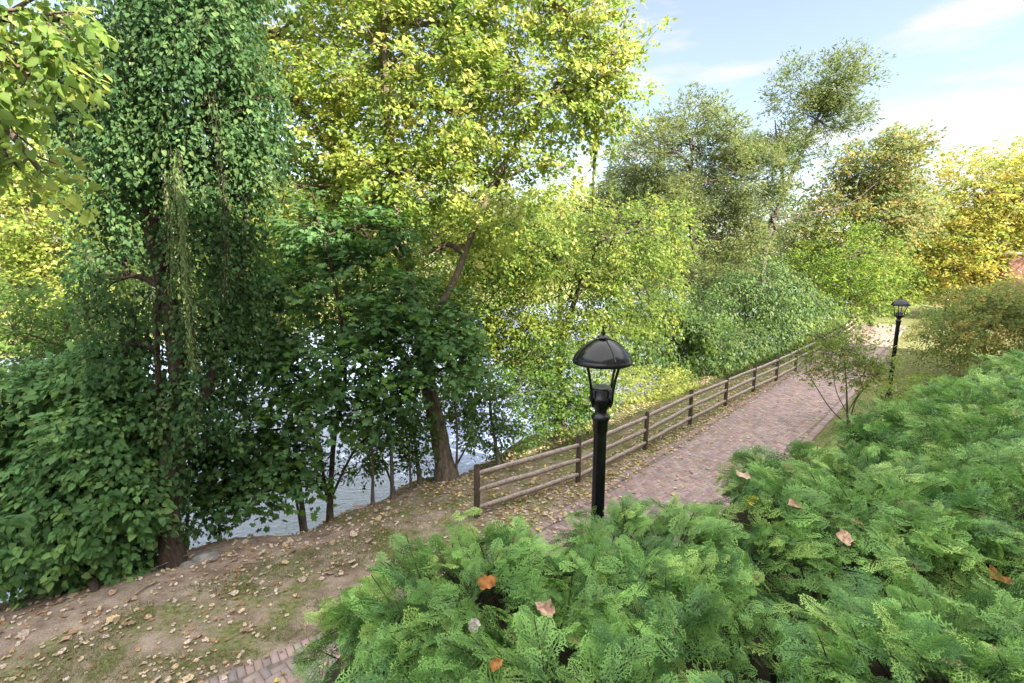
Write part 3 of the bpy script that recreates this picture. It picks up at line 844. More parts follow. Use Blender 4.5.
bush("leaning_tree", "tall airy tree with bare leaning trunk forking against the sky", "tree", 765, 345,
     [(838, 78, 34, 34, 24), (800, 92, 34, 28, 24), (820, 120, 34, 36, 20), (795, 150, 34, 26, 18), (765, 165, 33.5, 26, 30), (852, 100, 34, 18, 26), (770, 215, 33, 34, 24),
      (740, 150, 34, 20, 22)], 2300, 19, 0.9, 0.25, WIL + [(0.12, 0.17, 0.05)], template=T_LAN, r=0.26, hole=0.62, hf=1.3, seed=7.7, flat=.7, lift=.5, droop=.1,
     trunk=[(762, 290, 33), (766, 245, 33), (783, 195, 33.5), (805, 145, 34), (828, 95, 34)], forks=[dict(pts=[(768, 235, 33), (800, 215, 33.5), (845, 206, 34), (880, 180, 34)], r=.07),
                                                                                                  dict(pts=[(785, 190, 33.5), (778, 150, 34), (775, 120, 34)], r=.11)],
     bark=M_BARKG, twig_r=.012, lo=.4, edge=.35)
bush("autumn_tree", "orange-tinged tree leaning right of the tall airy tree", "tree", 870, 345,
     [(880, 165, 36, 40, 22), (850, 185, 36, 40, 20), (905, 150, 36, 22, 18), (860, 220, 36, 50, 28), (810, 235, 36, 40, 24), (900, 205, 36.5, 34, 28)],
     2000, 17, 1.0, 0.24, [(0.22, 0.23, 0.07), (0.17, 0.21, 0.07), (0.30, 0.24, 0.08), (0.15, 0.20, 0.07)], r=0.2, hole=0.36, hf=.8, seed=8.8, flat=.7, edge=.3,
     trunk=[(868, 300, 36), (858, 250, 36), (862, 200, 36)], bark=M_BARKG)
bush("golden_tree", "large golden-yellow autumn tree at the right edge of the view", "tree", 970, 345,
     [(975, 195, 42, 52, 36), (1015, 205, 42, 40, 40), (935, 230, 42, 40, 34), (985, 245, 42, 56, 34), (950, 270, 41, 50, 24), (1050, 190, 43, 50, 50), (905, 265, 42, 34, 26)],
     2800, 18, 1.2, 0.28, GOLD, r=0.3, hole=0.3, hf=.7, seed=1.4, flat=.7, trunk=[(972, 300, 42), (975, 250, 42), (978, 200, 42)], edge=.3)
# trees further back that close the gaps
far = [(630, 200, 48, 46, 34, WIL), (700, 250, 55, 60, 34, YG), (780, 255, 52, 60, 30, WIL), (860, 262, 60, 60, 28, YG), (925, 290, 56, 50, 24, ORG), (990, 290, 60, 50, 22, MG),
       (560, 215, 55, 50, 34, YG), (900, 245, 66, 60, 30, GOLD)]
for k, (x, y, Y, rx, ry, pal) in enumerate(far):
    bush("distant_tree", ["pale grey-green distant tree just right of the vine strand", "sunlit distant tree between willow and airy tree", "distant tree behind the bare leaning trunk",
         "yellow-green distant tree behind the rounded tree", "russet low tree at the end of the path", "dark low tree under the golden one at right",
         "distant tree glimpsed behind the big tree's right side", "gold-tinted distant tree behind the path end"][k], "tree", x, 300,
         [(x, y, Y, rx * .7, ry * .8), (x - rx * .55, y + ry * .5, Y, rx * .55, ry * .7), (x + rx * .55, y + ry * .4, Y, rx * .55, ry * .7), (x, y + ry * 1.1, Y - 1, rx, ry * .6)],
         900, 15, 1.3, 0.36, pal, group="distant trees", r=0.25, hole=0.22, hf=.6, seed=k * 1.7, flat=.8, sub=4, twig=.05)
# opposite bank
for k in range(17):
    v = -62 + k * 9.0 + RNG.uniform(-2, 2); u = 55 + RNG.uniform(0, 6)
    w3 = UV(v, u, 1.2)
    if w3[1] < 20: continue
    s = F_PX / w3[1]
    px = 512 + w3[0] * s; hgt = RNG.uniform(14, 20)
    Y = w3[1]
    yy = HOR - (1.2 + hgt * .62 - EYE) * s
    pal = [YG, MG, YG, WIL, YG][k % 5]
    bush("riverside_tree", "tree among the row across the river", "tree", px, 280,
         [(px, yy, Y, hgt * .36 * s, hgt * .38 * s), (px - 3 * s, yy + 3.5 * s, Y, 4.2 * s, 4 * s), (px + 3 * s, yy + 4 * s, Y, 4.2 * s, 4 * s), (px, yy + 8 * s, Y - 2, 6 * s, 3.5 * s)],
         800, 14, 1.7, 0.45, pal, group="trees across the river", r=0.25, hole=0.2, hf=.5, seed=k, flat=.8, sub=3, twig=.03)

# ---- right-hand shrub, sapling by the path, low plants
bush("spreading_shrub", "wide dense shrub turning orange and yellow at the right edge of the path", "shrub", 985, 370,
     [(985, 330, 20, 52, 32), (1030, 315, 20, 52, 34), (950, 338, 19.5, 34, 26), (1000, 305, 21, 50, 20), (965, 310, 21, 40, 18), (1075, 330, 20, 50, 40)],
     2700, 16, 0.45, 0.10, [(0.18, 0.24, 0.065), (0.13, 0.19, 0.055), (0.34, 0.31, 0.08), (0.22, 0.28, 0.07), (0.38, 0.27, 0.08)], w=[.3, .3, .15, .15, .1], r=0.06, hole=0.25, hf=1.6, seed=6.6, flat=.6,
     lift=.1, crown_name="leaves")
sb = G(848, 428)
tree("ornamental_sapling", "small vase-shaped sapling with thin bare stems at the path's right edge", "sapling", sb,
     [(847, 405, sb[1]), (846, 380, sb[1]), (843, 350, sb[1])], 0.035,
     [(848, 350, 14.2, 34, 15), (820, 358, 14.2, 28, 12), (875, 362, 14.2, 22, 12), (835, 335, 14.4, 30, 10), (858, 376, 14, 30, 10), (815, 372, 14, 18, 9)],
     560, 9, 0.3, 0.085, [(0.19, 0.27, 0.06), (0.26, 0.31, 0.06), (0.15, 0.22, 0.05), (0.36, 0.27, 0.06)], w=[.35, .3, .25, .1], hole=0.15, hf=2.4, seed=3.5, flat=.5,
     bark=M_BARKG, lo=0.1, sub=4, twig=.9, twig_r=.004, droop=.1,
     forks=[dict(pts=[(847, 425, 14.1), (830, 408, 14.1), (815, 385, 14.1), (806, 370, 14.1)], r=.022), dict(pts=[(849, 425, 14.1), (856, 400, 14.1), (872, 380, 14.1), (884, 368, 14.1)], r=.022),
            dict(pts=[(848, 415, 14.1), (836, 390, 14.2), (832, 360, 14.2)], r=.016), dict(pts=[(849, 410, 14.0), (862, 385, 13.9), (866, 355, 13.9)], r=.016)])
bush("low_shrub", "low bright green shrub on the grass beside the second lamp", "shrub", 925, 402,
     [(925, 385, 15, 24, 9), (905, 393, 14.6, 20, 8), (890, 398, 14.4, 14, 6)], 170, 12, 0.25, 0.075, [(0.15, 0.25, 0.04), (0.22, 0.29, 0.05)], r=0.02, hole=.1, seed=1.1, flat=.4,
     crown_name="leaves")

# ------------------------------------------------------------ split-rail fence
fpts = [G(477, 517), G(578, 482), G(645, 449), G(690, 424), G(725, 406), G(753, 392), G(776, 381)]
for q in range(7):
    fpts.append(fpts[-1] + (UV(2.55, 0.02 + q * .03)))
fence = thing("split_rail_fence", fpts[0], "weathered three-rail wooden fence running along the left side of the brick path", "fence")
FH = 1.06
for i, p in enumerate(fpts):
    g = Geo()
    h = FH + RNG.uniform(-.03, .05)
    lean = RNG.normal(size=2) * 0.012
    prof = [(-0.2, .062), (0.0, .064), (0.45, .062), (h - .03, .058), (h, .045)]
    pts = [np.array([p[0] + lean[0] * z, p[1] + lean[1] * z, z]) for z, _ in prof]
    g.tube(pts, [r for _, r in prof], 8, 0.06)
    g.build("post", M_POSTW, fence)
for i in range(len(fpts) - 1):
    a, b = fpts[i], fpts[i + 1]
    for zc in (0.90, 0.56, 0.20):
        g = Geo()
        n = 7; t = np.linspace(0, 1, n)
        c = a[None] * (1 - t[:, None]) + b[None] * t[:, None]
        za, zb = zc + RNG.uniform(-.03, .03), zc + RNG.uniform(-.03, .03)
        c[:, 2] = za * (1 - t) + zb * t - 0.012 * np.sin(t * math.pi)
        d = norm(b - a); sd = np.array([d[1], -d[0], 0])
        c = c + sd * 0.02 + RNG.normal(size=(n, 3)) * 0.004
        hw, hh = 0.026, 0.052
        prof = [(-hw, -hh * .8), (hw, -hh), (hw * 1.05, hh * .7), (0.3 * hw, hh), (-hw, hh * .8)]
        sc = np.clip(np.minimum(t, 1 - t) * 8 + .7, .7, 1)
        V = np.concatenate([[c[k] + sd * x * (1 + RNG.uniform(-.12, .12)) + np.array([0, 0, z * sc[k] * (1 + RNG.uniform(-.08, .08))]) for x, z in prof] for k in range(n)])
        m = len(prof)
        q = [[k * m + j, k * m + (j + 1) % m, (k + 1) * m + (j + 1) % m, (k + 1) * m + j] for k in range(n - 1) for j in range(m)]
        g.add(V, [np.array(q), np.arange(m)[None], (np.arange(m)[::-1] + (n - 1) * m)[None]])
        g.build("rail", M_WOOD, fence)

# ------------------------------------------------------------ lamps
def lamp(loc, h, label):
    root = thing("street_lamp", loc, label, "street lamp", "black dome-topped lamps along the path")
    x, y, z0 = loc
    def at(z): return (x, y, z0 + z)
    g = Geo()
    g.lathe(at(0), [(0, 0), (.15, 0), (.15, .06), (.12, .10), (.10, .16), (.105, .3), (.085, .36), (.07, .42), (.067, .5), (.061, h - 1.1), (.061, h - .88)], 24)
    g.build("post", M_BLACK, root, shade=True)
    g = Geo()
    zc = h - .90
    g.lathe(at(zc), [(.060, -.02), (.070, 0), (.072, .10), (.085, .115), (.088, .135), (.075, .155), (.055, .17), (.055, .20), (.075, .225), (.105, .285), (.112, .30), (.112, .325),
                     (.098, .335), (.098, .40), (.085, .415), (0, .418)], 24)
    g.build("collar", M_BLACK, root, shade=True)
    g = Geo(); g.lathe(at(zc), [(.084, .40), (.084, .424), (.0, .428)], 24); g.build("socket_cap", M_DISC, root, shade=True)
    zr = h - .255
    for k in range(4):
        a = R(38 + 90 * k); ca, sa = math.cos(a), math.sin(a)
        pts = [(x + ca * r, y + sa * r, z0 + z) for r, z in [(.108, zc + .25), (.128, zc + .31), (.135, zc + .40), (.160, zc + .52), (.195, zr - .01), (.20, zr + .03)]]
        g = Geo(); g.tube(curve(pts, 4), 0.0125, 6); g.build("strut", M_BLACK, root, shade=True)
    g = Geo()
    dome = [(.255, -.035), (.27, -.03), (.272, .0), (.262, .006), (.262, .02), (.238, .058), (.20, .10), (.155, .138), (.105, .168), (.055, .188), (.0, .195)]
    g.lathe(at(zr + .03), [(0, .17), (.10, .15), (.19, .09), (.235, .03), (.25, -.03)] + dome, 40)
    g.build("dome", M_BLACK, root, shade=True)
    for k in range(4):
        a = R(15 + 90 * k); ca, sa = math.cos(a), math.sin(a)
        pts = [(x + ca * r, y + sa * r, z0 + zr + .033 + z) for r, z in dome[4:-1]]
        g = Geo(); g.tube(pts, .006, 5); g.build("dome_seam", M_BLACK, root, shade=True)
    g = Geo()
    g.lathe(at(zr + .23), [(.055, 0), (.05, .015), (.02, .02), (.012, .03), (.022, .042), (.022, .05), (.01, .062), (.014, .07), (.0, .10)], 16)
    g.build("finial", M_BLACK, root, shade=True)
    return root
la = P(597, 500, 4.45)
lt = P(605, 335, 4.45)
lamp((la[0] + .01, 4.45, 0.0), float(lt[2]), "large black dome-topped lamp on a round post in front of the fence")
l2 = G(886, 404); t2 = P(898, 298, l2[1])
lamp((l2[0] + .05, l2[1], 0.0), float(t2[2]), "second black lamp on the grass between sapling and orange shrub")
l3 = P(948, 292, 36); lamp((l3[0], 36, 0.0), float(l3[2]), "distant third lamp with only its head showing over the orange shrub")

# ------------------------------------------------------------ clipped conifer hedge in the foreground
def spray_template(nb, sub, wk=1.0):
    V, F = [], []
    def quad(a, b, w, z0=0, z1=0):
        a, b = np.array(a), np.array(b); d = b - a; s = np.array([-d[1], d[0]]); s = s / (np.linalg.norm(s) + 1e-9) * w * wk
        k = len(V); m = a + d * .45
        V.extend([(a[0], a[1], z0), (m[0] + s[0], m[1] + s[1], (z0 + z1) / 2 + .004), (b[0], b[1], z1), (m[0] - s[0], m[1] - s[1], (z0 + z1) / 2 + .004)])
        F.append([k, k + 1, k + 2, k + 3])
    zf = lambda x, y: -0.16 * x * x - 0.35 * y * y + 0.03 * math.sin(9 * x)
    quad((0, 0), (1, 0), 0.012, 0, zf(1, 0))
    for i in range(nb):
        t = 0.10 + 0.86 * i / nb
        ln = (0.36 * math.sin(math.pi * (0.22 + 0.74 * t)) ** 0.9 + 0.03) * (1 + .22 * math.sin(7.3 * i))
        for s in (-1, 1):
            tt = t + (0.02 if s > 0 else 0)
            an = R(50 - 16 * t) * s
            a = np.array([tt, 0]); d = np.array([math.cos(an), math.sin(an)])
            b = a + d * ln
            quad(a, b, 0.0095, zf(*a), zf(*b))
            for j in range(sub):
                q = (j + .7) / (sub + .4)
                c = a + d * ln * q
                l2_ = ln * (0.30 * (1 - q) + 0.17)
                for s2 in (-1, 1):
                    an2 = an + s2 * R(38)
                    e = c + np.array([math.cos(an2), math.sin(an2)]) * l2_
                    quad(c, e, 0.0115, zf(*c), zf(*e))
    return np.array(V, float), [np.array(F)]
T_SPRAY = spray_template(6, 2, 1.75)
T_SPRAY2 = spray_template(5, 1, 2.1)

# clumps: centre (x, y), radii, top height
HEDGE = [
    dict(c=(-0.24, 2.92), r=(1.24, 0.95), h=3.08, rot=18, lab="bright feathery evergreen shrub in the near foreground, left of the dark gap"),
    dict(c=(0.95, 3.32), r=(1.45, 1.0), h=2.97, rot=40, lab="evergreen shrub at the foot of the near lamp post"),
    dict(c=(0.13, 1.85), r=(1.28, 1.0), h=3.12, rot=0, lab="evergreen shrub along the bottom edge of the view, lower middle"),
    dict(c=(2.35, 2.15), r=(1.35, 1.05), h=3.10, rot=20, lab="darker evergreen shrub in the lower right corner with drooping sprays"),
    dict(c=(3.3, 4.4), r=(2.0, 1.45), h=2.95, rot=45, lab="broad evergreen shrub in the middle of the hedge right of the lamp"),
    dict(c=(6.1, 6.5), r=(2.4, 1.6), h=2.75, rot=45, lab="evergreen shrub behind the sapling, further along the hedge"),
    dict(c=(5.2, 3.9), r=(2.3, 1.6), h=3.05, rot=45, lab="dark evergreen shrub at the right edge of the hedge"),
    dict(c=(9.8, 9.1), r=(3.0, 2.0), h=2.5, rot=45, lab="far evergreen shrub at the end of the hedge by the orange shrub"),
    dict(c=(9.3, 6.6), r=(2.8, 1.8), h=2.8, rot=45, lab="evergreen shrub at the far right behind the others"),
    dict(c=(13.8, 12.2), r=(3.0, 1.8), h=2.4, rot=45, lab="last evergreen shrub under the orange-tinged one at the right"),
]
def hedge_h(k, X, Y):
    H = HEDGE[k]; a = R(H['rot']); dx, dy = X - H['c'][0], Y - H['c'][1]
    x = (dx * math.cos(a) + dy * math.sin(a)) / H['r'][0]; y = (-dx * math.sin(a) + dy * math.cos(a)) / H['r'][1]
    q = np.clip(x * x + y * y, 0, 1)
    return H['h'] * (1 - q ** 4.0) ** 0.42, q
def hedge_surf(k, X, Y):
    h, q = hedge_h(k, X, Y)
    p = np.stack([X, Y, X * 0], 1)
    return h + 0.10 * wob(p, 2.6, 3.3) + 0.05 * wob(p, 6.1, 1.2) - 0.16 * np.clip(q - .45, 0, 1) * 1.2

FR_PAL = [(0.12, 0.25, 0.075), (0.16, 0.31, 0.09), (0.07, 0.165, 0.06), (0.23, 0.37, 0.115)]
def build_hedge(k):
    H = HEDGE[k]
    a = R(H['rot'])
    root = thing("evergreen_shrub", (H['c'][0], H['c'][1], 0), H['lab'], "evergreen shrub", "clipped evergreen hedge beside the path")
    near = math.hypot(*H['c'])
    area = math.pi * H['r'][0] * H['r'][1]
    dens = 84 if near < 4.2 else (56 if near < 7 else 24)     # boughs per square metre
    L0 = 0.135 if near < 4.2 else (0.16 if near < 7 else 0.23)
    n = int(area * dens * 1.5)
    th = RNG.uniform(0, 2 * math.pi, n); rr = np.where(RNG.random(n) < .70, np.sqrt(RNG.random(n)) * .96, RNG.uniform(.92, .995, n))
    x, y = rr * np.cos(th) * H['r'][0], rr * np.sin(th) * H['r'][1]
    X = H['c'][0] + x * math.cos(a) - y * math.sin(a); Y = H['c'][1] + x * math.sin(a) + y * math.cos(a)
    e = 0.04
    Z = hedge_surf(k, X, Y)
    gx = (hedge_surf(k, X + e, Y) - hedge_surf(k, X - e, Y)) / (2 * e); gy = (hedge_surf(k, X, Y + e) - hedge_surf(k, X, Y - e)) / (2 * e)
    nr = norm(np.stack([-gx, -gy, np.ones(n)], 1))
    flank = rr > .92
    Z = np.where(flank, np.minimum(Z, H['h'] * RNG.uniform(.40, .97, n)), Z)
    ok = Z > 0.9
    for j in range(len(HEDGE)):
        if j != k:
            zj, qj = hedge_h(j, X, Y)
            ok &= ~((qj < 0.8) & (zj > Z + 0.10))
    # each bough stands a little higher or lower than its neighbours
    pos = np.stack([X, Y, Z], 1) + nr * RNG.uniform(-.22, .06, (n, 1))
    ok &= np.linalg.norm(pos - np.array([0, 0, EYE]), axis=1) > 1.0
    pos, nr = pos[ok], nr[ok]; n = len(pos)
    outc = norm(np.stack([pos[:, 0] - H['c'][0], pos[:, 1] - H['c'][1], np.zeros(n)], 1) + 1e-6)
    flow = np.stack([wob(pos, 1.5, 4.0), wob(pos, 1.5, 9.0), np.zeros(n)], 1)
    d = norm(outc * .55 + flow * .9 + np.array([-.15, -.1, 0]) + rand_dir(n) * .55)
    d = norm(d - nr * (d * nr).sum(1)[:, None] + nr * RNG.uniform(-.05, 1.0, (n, 1)))       # bough direction
    pn = norm(nr + rand_dir(n) * .7)
    pn = norm(pn - d * (pn * d).sum(1)[:, None])                                            # bough plane normal
    sd = np.cross(pn, d)
    BL = L0 * RNG.uniform(1.3, 2.6, n)
    M = 8
    t = np.linspace(0.12, 1.0, M)[None] + RNG.uniform(-.04, .04, (n, M))
    sgn = np.where(np.arange(M) % 2 == 0, 1.0, -1.0)[None] * np.ones((n, 1)); sgn[:, -1] = 0
    droop = RNG.uniform(.05, .35, (n, 1))
    sp = pos[:, None] + d[:, None] * ((t - .75) * BL[:, None])[..., None]
    sp[..., 2] -= droop * BL[:, None] * t ** 2 * .6
    an = (R(36) - R(14) * t + RNG.normal(size=(n, M)) * .2) * sgn
    sdir = d[:, None] * np.cos(an)[..., None] + sd[:, None] * np.sin(an)[..., None]
    sdir = sdir + RNG.normal(size=sdir.shape) * .17; sdir[..., 2] -= droop * t * .8
    sn = pn[:, None] + RNG.normal(size=sdir.shape) * .38 + sd[:, None] * (sgn * .25)[..., None]
    K = n * M
    size = (L0 * (1.15 - .45 * t) * RNG.uniform(.75, 1.2, (n, M)) * (BL / L0 / 1.7)[:, None]).reshape(-1)
    cb_ = np.repeat(pick_cols(FR_PAL, n, [.35, .3, .2, .15]) * RNG.uniform(.75, 1.25, (n, 1)), M, 0) * RNG.uniform(.9, 1.1, (K, 1))
    T = T_SPRAY if near < 5.6 else T_SPRAY2
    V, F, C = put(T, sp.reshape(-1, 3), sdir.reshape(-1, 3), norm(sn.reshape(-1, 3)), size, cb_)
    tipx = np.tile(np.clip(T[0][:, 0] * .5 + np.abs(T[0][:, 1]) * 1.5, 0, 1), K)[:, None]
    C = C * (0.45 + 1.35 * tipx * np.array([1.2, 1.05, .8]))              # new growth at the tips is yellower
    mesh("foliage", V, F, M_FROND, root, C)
    m = max(8, n // 7); s = RNG.choice(n, m)
    V, F, C = put(T_SPRAY2, pos[s] + nr[s] * RNG.uniform(-.06, .02, (m, 1)), norm(d[s] + rand_dir(m) * .5), pn[s], L0 * RNG.uniform(.4, .9, m), pick_cols([(0.30, 0.15, 0.07), (0.36, 0.24, 0.13)], m))
    mesh("dead_sprays", V, F, M_DRY, root, C)
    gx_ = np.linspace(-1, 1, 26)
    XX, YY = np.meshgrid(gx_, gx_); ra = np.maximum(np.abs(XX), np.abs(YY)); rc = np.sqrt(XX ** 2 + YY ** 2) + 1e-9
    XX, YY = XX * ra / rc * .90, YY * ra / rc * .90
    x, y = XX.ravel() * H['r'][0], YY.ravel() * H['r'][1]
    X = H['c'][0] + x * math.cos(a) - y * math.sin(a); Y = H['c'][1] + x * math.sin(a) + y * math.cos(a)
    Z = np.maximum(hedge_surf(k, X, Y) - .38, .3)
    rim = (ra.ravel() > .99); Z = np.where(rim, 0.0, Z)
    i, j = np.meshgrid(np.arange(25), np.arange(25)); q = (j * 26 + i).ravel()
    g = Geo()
    g.add(np.stack([X, Y, Z], 1), [np.stack([q, q + 1, q + 27, q + 26], 1)])  # opaque dark hull in place of the shaded interior; twigs join it below
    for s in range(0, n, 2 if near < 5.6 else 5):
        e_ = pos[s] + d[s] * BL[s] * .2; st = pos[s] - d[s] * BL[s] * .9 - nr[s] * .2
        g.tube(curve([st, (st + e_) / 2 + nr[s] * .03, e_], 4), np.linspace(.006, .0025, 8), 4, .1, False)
    g.build("dark_hull_and_twigs", M_INNER, root)
for k in range(len(HEDGE)):
    build_hedge(k)

# big dead leaves caught on the hedge
def hedge_top(X, Y):
    return max(float(hedge_surf(k, np.array([X]), np.array([Y]))[0]) for k in range(len(HEDGE)))
def caught(px, py, size, col, label, rot, tilt=0.5):
    z = 3.1
    for _ in range(6):
        p = G(px, py, z); z = hedge_top(p[0], p[1]) + .0
    a = R(rot)
    T, Fs = T_CURL
    T = T.copy(); T[:, 2] += 0.6 * T[:, 1] ** 2 + .10 * np.sin(T[:, 0] * 6 + rot)
    pos = np.array([[p[0], p[1], z + .0]])
    V, F, C = put((T, Fs), pos, np.array([[math.cos(a), math.sin(a), .25]]), np.array([[0.1, -tilt, 1.0]]), np.array([size * .72]), np.array([col]))
    o = mesh("fallen_leaf", V, F, M_DRY, None, C)
    tag(o, label, "leaf", "dead leaves caught on the hedge")
for args in [(480, 586, .17, (0.36, 0.14, 0.04), "rust-brown dead leaf standing up in the nearest evergreen sprays", 20),
             (553, 615, .17, (0.50, 0.30, 0.22), "pinkish-tan dead leaf lying in the nearest evergreen, lower middle", 150),
             (473, 631, .12, (0.45, 0.38, 0.36), "pale greyish dead leaf low in the nearest evergreen", 80),
             (802, 512, .24, (0.46, 0.29, 0.20), "brown curled dead leaf on the hedge right of the lamp", 200),
             (845, 543, .20, (0.50, 0.33, 0.22), "light tan dead leaf on the hedge, rightmost of the pair", 60),
             (748, 504, .15, (0.65, 0.50, 0.06), "bright yellow leaf on the hedge", 10),
             (748, 480, .20, (0.55, 0.40, 0.28), "flat beige leaf near the hedge edge above the yellow leaf", 120),
             (491, 668, .10, (0.45, 0.20, 0.06), "small orange dead leaf at the bottom edge of the hedge", 30),
             (1008, 588, .24, (0.36, 0.17, 0.06), "rusty dead leaf cluster at the right edge in dark sprays", 90)]:
    caught(*args)

# ------------------------------------------------------------ ground litter and grass
def scatter(n, vr, ur, fn):
    v = RNG.uniform(*vr, n); u = RNG.uniform(*ur, n)
    X, Y = (v - u) / S2, (v + u) / S2
    k = fn(v, u)
    return X[k], Y[k]
LIT = [(0.60, 0.47, 0.34), (0.60, 0.48, 0.30), (0.42, 0.27, 0.14), (0.66, 0.52, 0.16), (0.62, 0.50, 0.42), (0.33, 0.18, 0.09)]
allV, allF, allC, off = [], {}, [], 0
def add_litter(X, Y, size, T, pal, zoff=0.012, tilt=.35):
    global off
    n = len(X)
    z = ground_z(X, Y) + zoff
    v = (X + Y) / S2; u = (Y - X) / S2; pl = path_left(v)
    z = np.where((u < pl + .1) & (u > pl - PATH_W - .1), zoff + .002, z)
    th = RNG.uniform(0, 6.28, n)
    tip = np.stack([np.cos(th), np.sin(th), RNG.uniform(-.1, .25, n)], 1)
    nr = norm(np.array([0, 0, 1.0]) + RNG.normal(size=(n, 3)) * tilt)
    V, F, C = put(T, np.stack([X, Y, z + size * .12], 1), tip, nr, size * RNG.uniform(.5, 1.3, n), pick_cols(pal, n) * RNG.uniform(.8, 1.15, (n, 1)))
    allV.append(V); allC.append(C)
    for f in F: allF.setdefault(f.shape[1], []).append(f + off)
    off += len(V)
bk = lambda v, u: ~((v > 1.8) & (v < 6.2) & (u < 7.3) & (RNG.random(len(v)) < .75)) & (u > path_left(v) - .1) & (u < bank_u(v) + .8) & (wob(np.stack([v, u, v * 0], 1), 2.2, 7.0) > RNG.uniform(-1.1, .5, len(v)))
X, Y = scatter(6500, (-4, 7), (6, 11.5), lambda v, u: bk(v, u)); add_litter(X, Y, 0.06, T_CURL, LIT[:3] + LIT[4:])
X, Y = scatter(330, (-4, 6), (6, 10.5), lambda v, u: bk(v, u)); add_litter(X, Y, 0.13, T_CURL, [(0.55, 0.42, 0.33), (0.62, 0.50, 0.40), (0.45, 0.30, 0.20), (0.60, 0.46, 0.28)], .02)
X, Y = scatter(8000, (6, 24), (5.9, 10.2), lambda v, u: bk(v, u)); add_litter(X, Y, 0.07, T_HRT, LIT)
X, Y = scatter(2600, (4, 24), (5.7, 6.9), lambda v, u: (u > path_left(v) - .35)); add_litter(X, Y, 0.065, T_HRT, LIT)
X, Y = scatter(1200, (-3, 34), (3.2, 7), lambda v, u: (u < path_left(v)) & (u > path_left(v) - PATH_W)); add_litter(X, Y, 0.07, T_HRT, LIT, .006)
X, Y = scatter(2500, (22, 46), (0, 12), lambda v, u: u < bank_u(v)); add_litter(X, Y, 0.09, T_HRT, LIT)
tag(mesh("leaf_litter", np.concatenate(allV), [np.concatenate(f) for f in allF.values()], M_DRY, None, np.concatenate(allC)), "dry fallen leaves strewn over earth, path and grass", "leaf litter", kind='stuff')

def grass(name, X, Y, per, hgt, pal, label):
    n = len(X) * per
    X = np.repeat(X, per) + RNG.normal(size=n) * .03; Y = np.repeat(Y, per) + RNG.normal(size=n) * .03
    z = ground_z(X, Y)
    h = hgt * RNG.uniform(.4, 1.2, n)
    ln = RNG.normal(size=(n, 2)) * .55
    b = np.stack([X, Y, z - .005], 1); t = b + np.stack([ln[:, 0] * h, ln[:, 1] * h, h], 1)
    sd = norm(np.stack([RNG.normal(size=n), RNG.normal(size=n), np.zeros(n)], 1)) * .004
    V = np.stack([b - sd, b + sd, t], 1).reshape(-1, 3)
    C = np.repeat(pick_cols(pal, n) * RNG.uniform(.75, 1.2, (n, 1)), 3, 0)
    tag(mesh(name, V, [np.arange(n * 3).reshape(-1, 3)], M_GRASS, None, C), label, "grass", kind='stuff')
GP = [(0.13, 0.18, 0.05), (0.19, 0.22, 0.07), (0.27, 0.25, 0.13)]
def patchy(v, u, thr=.1, f=1.6): return wob(np.stack([v, u, v * 0], 1), f, 5.0) > thr
X1, Y1 = scatter(22000, (-4, 4.5), (6.1, 9.0), lambda v, u: (u > path_left(v) + .02) & patchy(v, u, -.05, 2.3) & (u < path_left(v) + 2.2))
X2, Y2 = scatter(9000, (4, 24), (6.1, 8.8), lambda v, u: (u > path_left(v) + .05) & patchy(v, u, -.1, 1.3))
X3, Y3 = scatter(6500, (14, 34), (1.0, 4.2), lambda v, u: u < path_left(v) - PATH_W - .05)
X4, Y4 = scatter(5000, (33, 60), (-6, 10), lambda v, u: u < bank_u(v))
grass("grass_patches", np.concatenate([X1, X2]), np.concatenate([Y1, Y2]), 4, .05, GP, "thin patchy grass between fence, path and bare earth")
grass("lawn_grass", np.concatenate([X3, X4]), np.concatenate([Y3, Y4]), 6, .07, GP[:2], "mown lawn grass right of the brick path")

# rock and stick at the vine-covered tree's foot
def rock(px, py, s, label):
    c = G(px, py); c[2] = ground_at(c[0], c[1])
    g = Geo(); nlat, nlon = 9, 14
    V = []
    for i in range(nlat):
        ph = math.pi * i / (nlat - 1)
        for j in range(nlon):
            th = 2 * math.pi * j / nlon
            d = Vector((math.sin(ph) * math.cos(th), math.sin(ph) * math.sin(th), math.cos(ph)))
            r = 1 + .28 * mn.noise(d * 1.7 + Vector((px, 0, 0)))
            V.append([c[0] + d.x * r * s, c[1] + d.y * r * s * .7, c[2] + d.z * r * s * .32])
    F = [[i * nlon + j, i * nlon + (j + 1) % nlon, (i + 1) * nlon + (j + 1) % nlon, (i + 1) * nlon + j] for i in range(nlat - 1) for j in range(nlon)]
    g.add(V, [np.array(F)])
    tag(g.build("rock", M_ROCK, shade=True), label, "rock", "stones at the tree's foot")
rock(207, 553, .27, "flat grey stone right of the vine-covered trunk")
rock(188, 560, .14, "small grey stone beside the flat one")
for (pts, lab) in [([(128, 602), (142, 590), (155, 583)], "curved dead stick lying in front of the vine mound"), ([(150, 570), (185, 556), (225, 545)], "long thin stick at the foot of the vine-covered tree")]:
    g = Geo(); g.tube(curve([G(x, y, .03) for x, y in pts], 6), .012, 5, .15)
    tag(g.build("stick", M_BARK), lab, "stick")

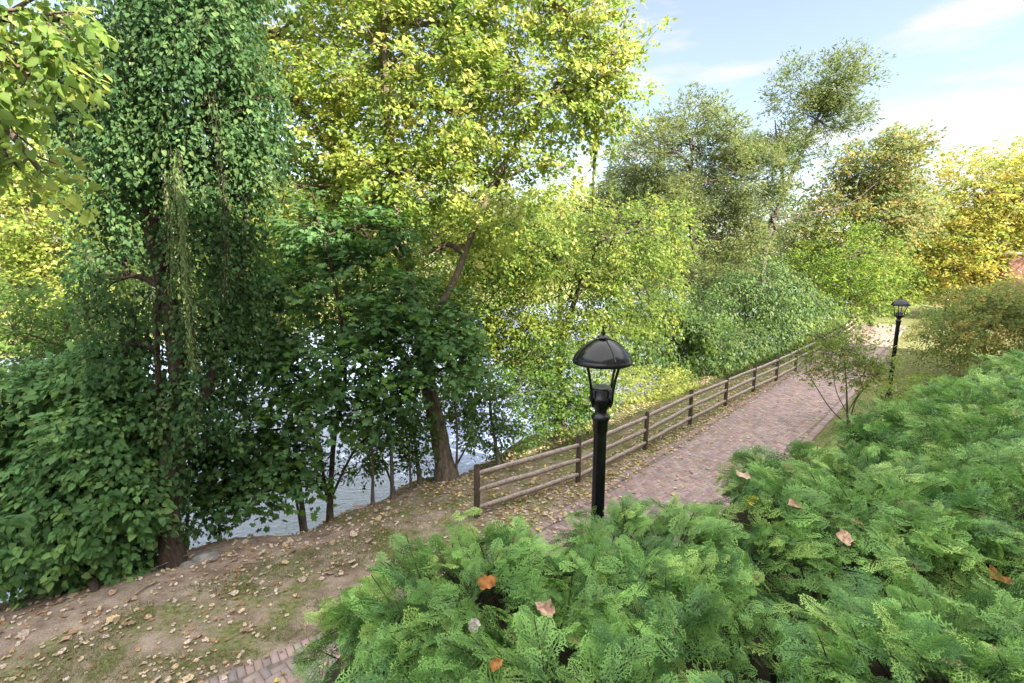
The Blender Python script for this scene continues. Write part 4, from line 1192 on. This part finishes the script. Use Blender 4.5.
# ------------------------------------------------------------ buildings
def building(name, v0, v1, u0, u1, h, label, floors, base_z=0, win=True):
    root = thing(name, UV((v0 + v1) / 2, (u0 + u1) / 2), label, "building")
    c = UV((v0 + v1) / 2, (u0 + u1) / 2)
    g = Geo(); g.box((c[0], c[1], h / 2), (v1 - v0, abs(u1 - u0), h), rot=R(45)); g.build("wall", M_BOUNCEW, root)
    g = Geo(); g.box((c[0], c[1], h + .12), (v1 - v0 + .4, abs(u1 - u0) + .4, .24), rot=R(45)); g.build("roof", M_WHITE, root)
    if win:
        fh = h / floors
        us = max(u0, u1)
        for f in range(floors):
            v = v0 + 1.5
            while v < v1 - 1.5:
                p = UV(v, us, fh * (f + .55))
                gf = Geo(); gf.box(p, (1.3, .1, 1.6), rot=R(45)); w_ = gf.build("window", M_WHITE, root)
                gp = Geo(); q = UV(v, us + .055, fh * (f + .55)); gp.box(q, (1.1, .02, 1.4), rot=R(45)); gp.build("pane", M_GLASS, root).parent = w_
                v += 3.0
    return root
building("shading_block", -34, 10.5, -7, -19, 16.4, "unseen tall pale block behind the hedge at right, sized to shade the foreground", 4)  # out of view; height set so its shadow covers path and lower trees
building("shading_wing", 10.6, 36, -7.2, -19, 10.2, "unseen lower pale wing beside the hedge at right, kept low to let sun past", 2)  # out of view; lower so sun clears it and reaches the far bank shrubs
# the sliver of brick building beyond the trees
p0 = P(1015, 250, 39)
root = thing("brick_house", (p0[0] + 5, 40.2, 0), "red brick house corner at the right edge beside the golden tree", "building")
zt = P(1015, 255, 39)[2]
g = Geo(); g.box((p0[0] + 5, 40.2, zt / 2), (10, 2.4, zt)); g.build("wall", M_BRICKW, root)
g = Geo(); g.box((p0[0] + 5, 40.2, zt + .1), (10.3, 2.7, .2)); g.build("roof", M_WHITE, root)
g = Geo(); g.box((p0[0] + 1.9, 38.97, zt - 1.3), (.9, .1, 1.5)); w_ = g.build("window", M_WHITE, root)
g = Geo(); g.box((p0[0] + 1.9, 38.93, zt - 1.3), (.75, .06, 1.35)); g.build("pane", M_GLASS, root).parent = w_
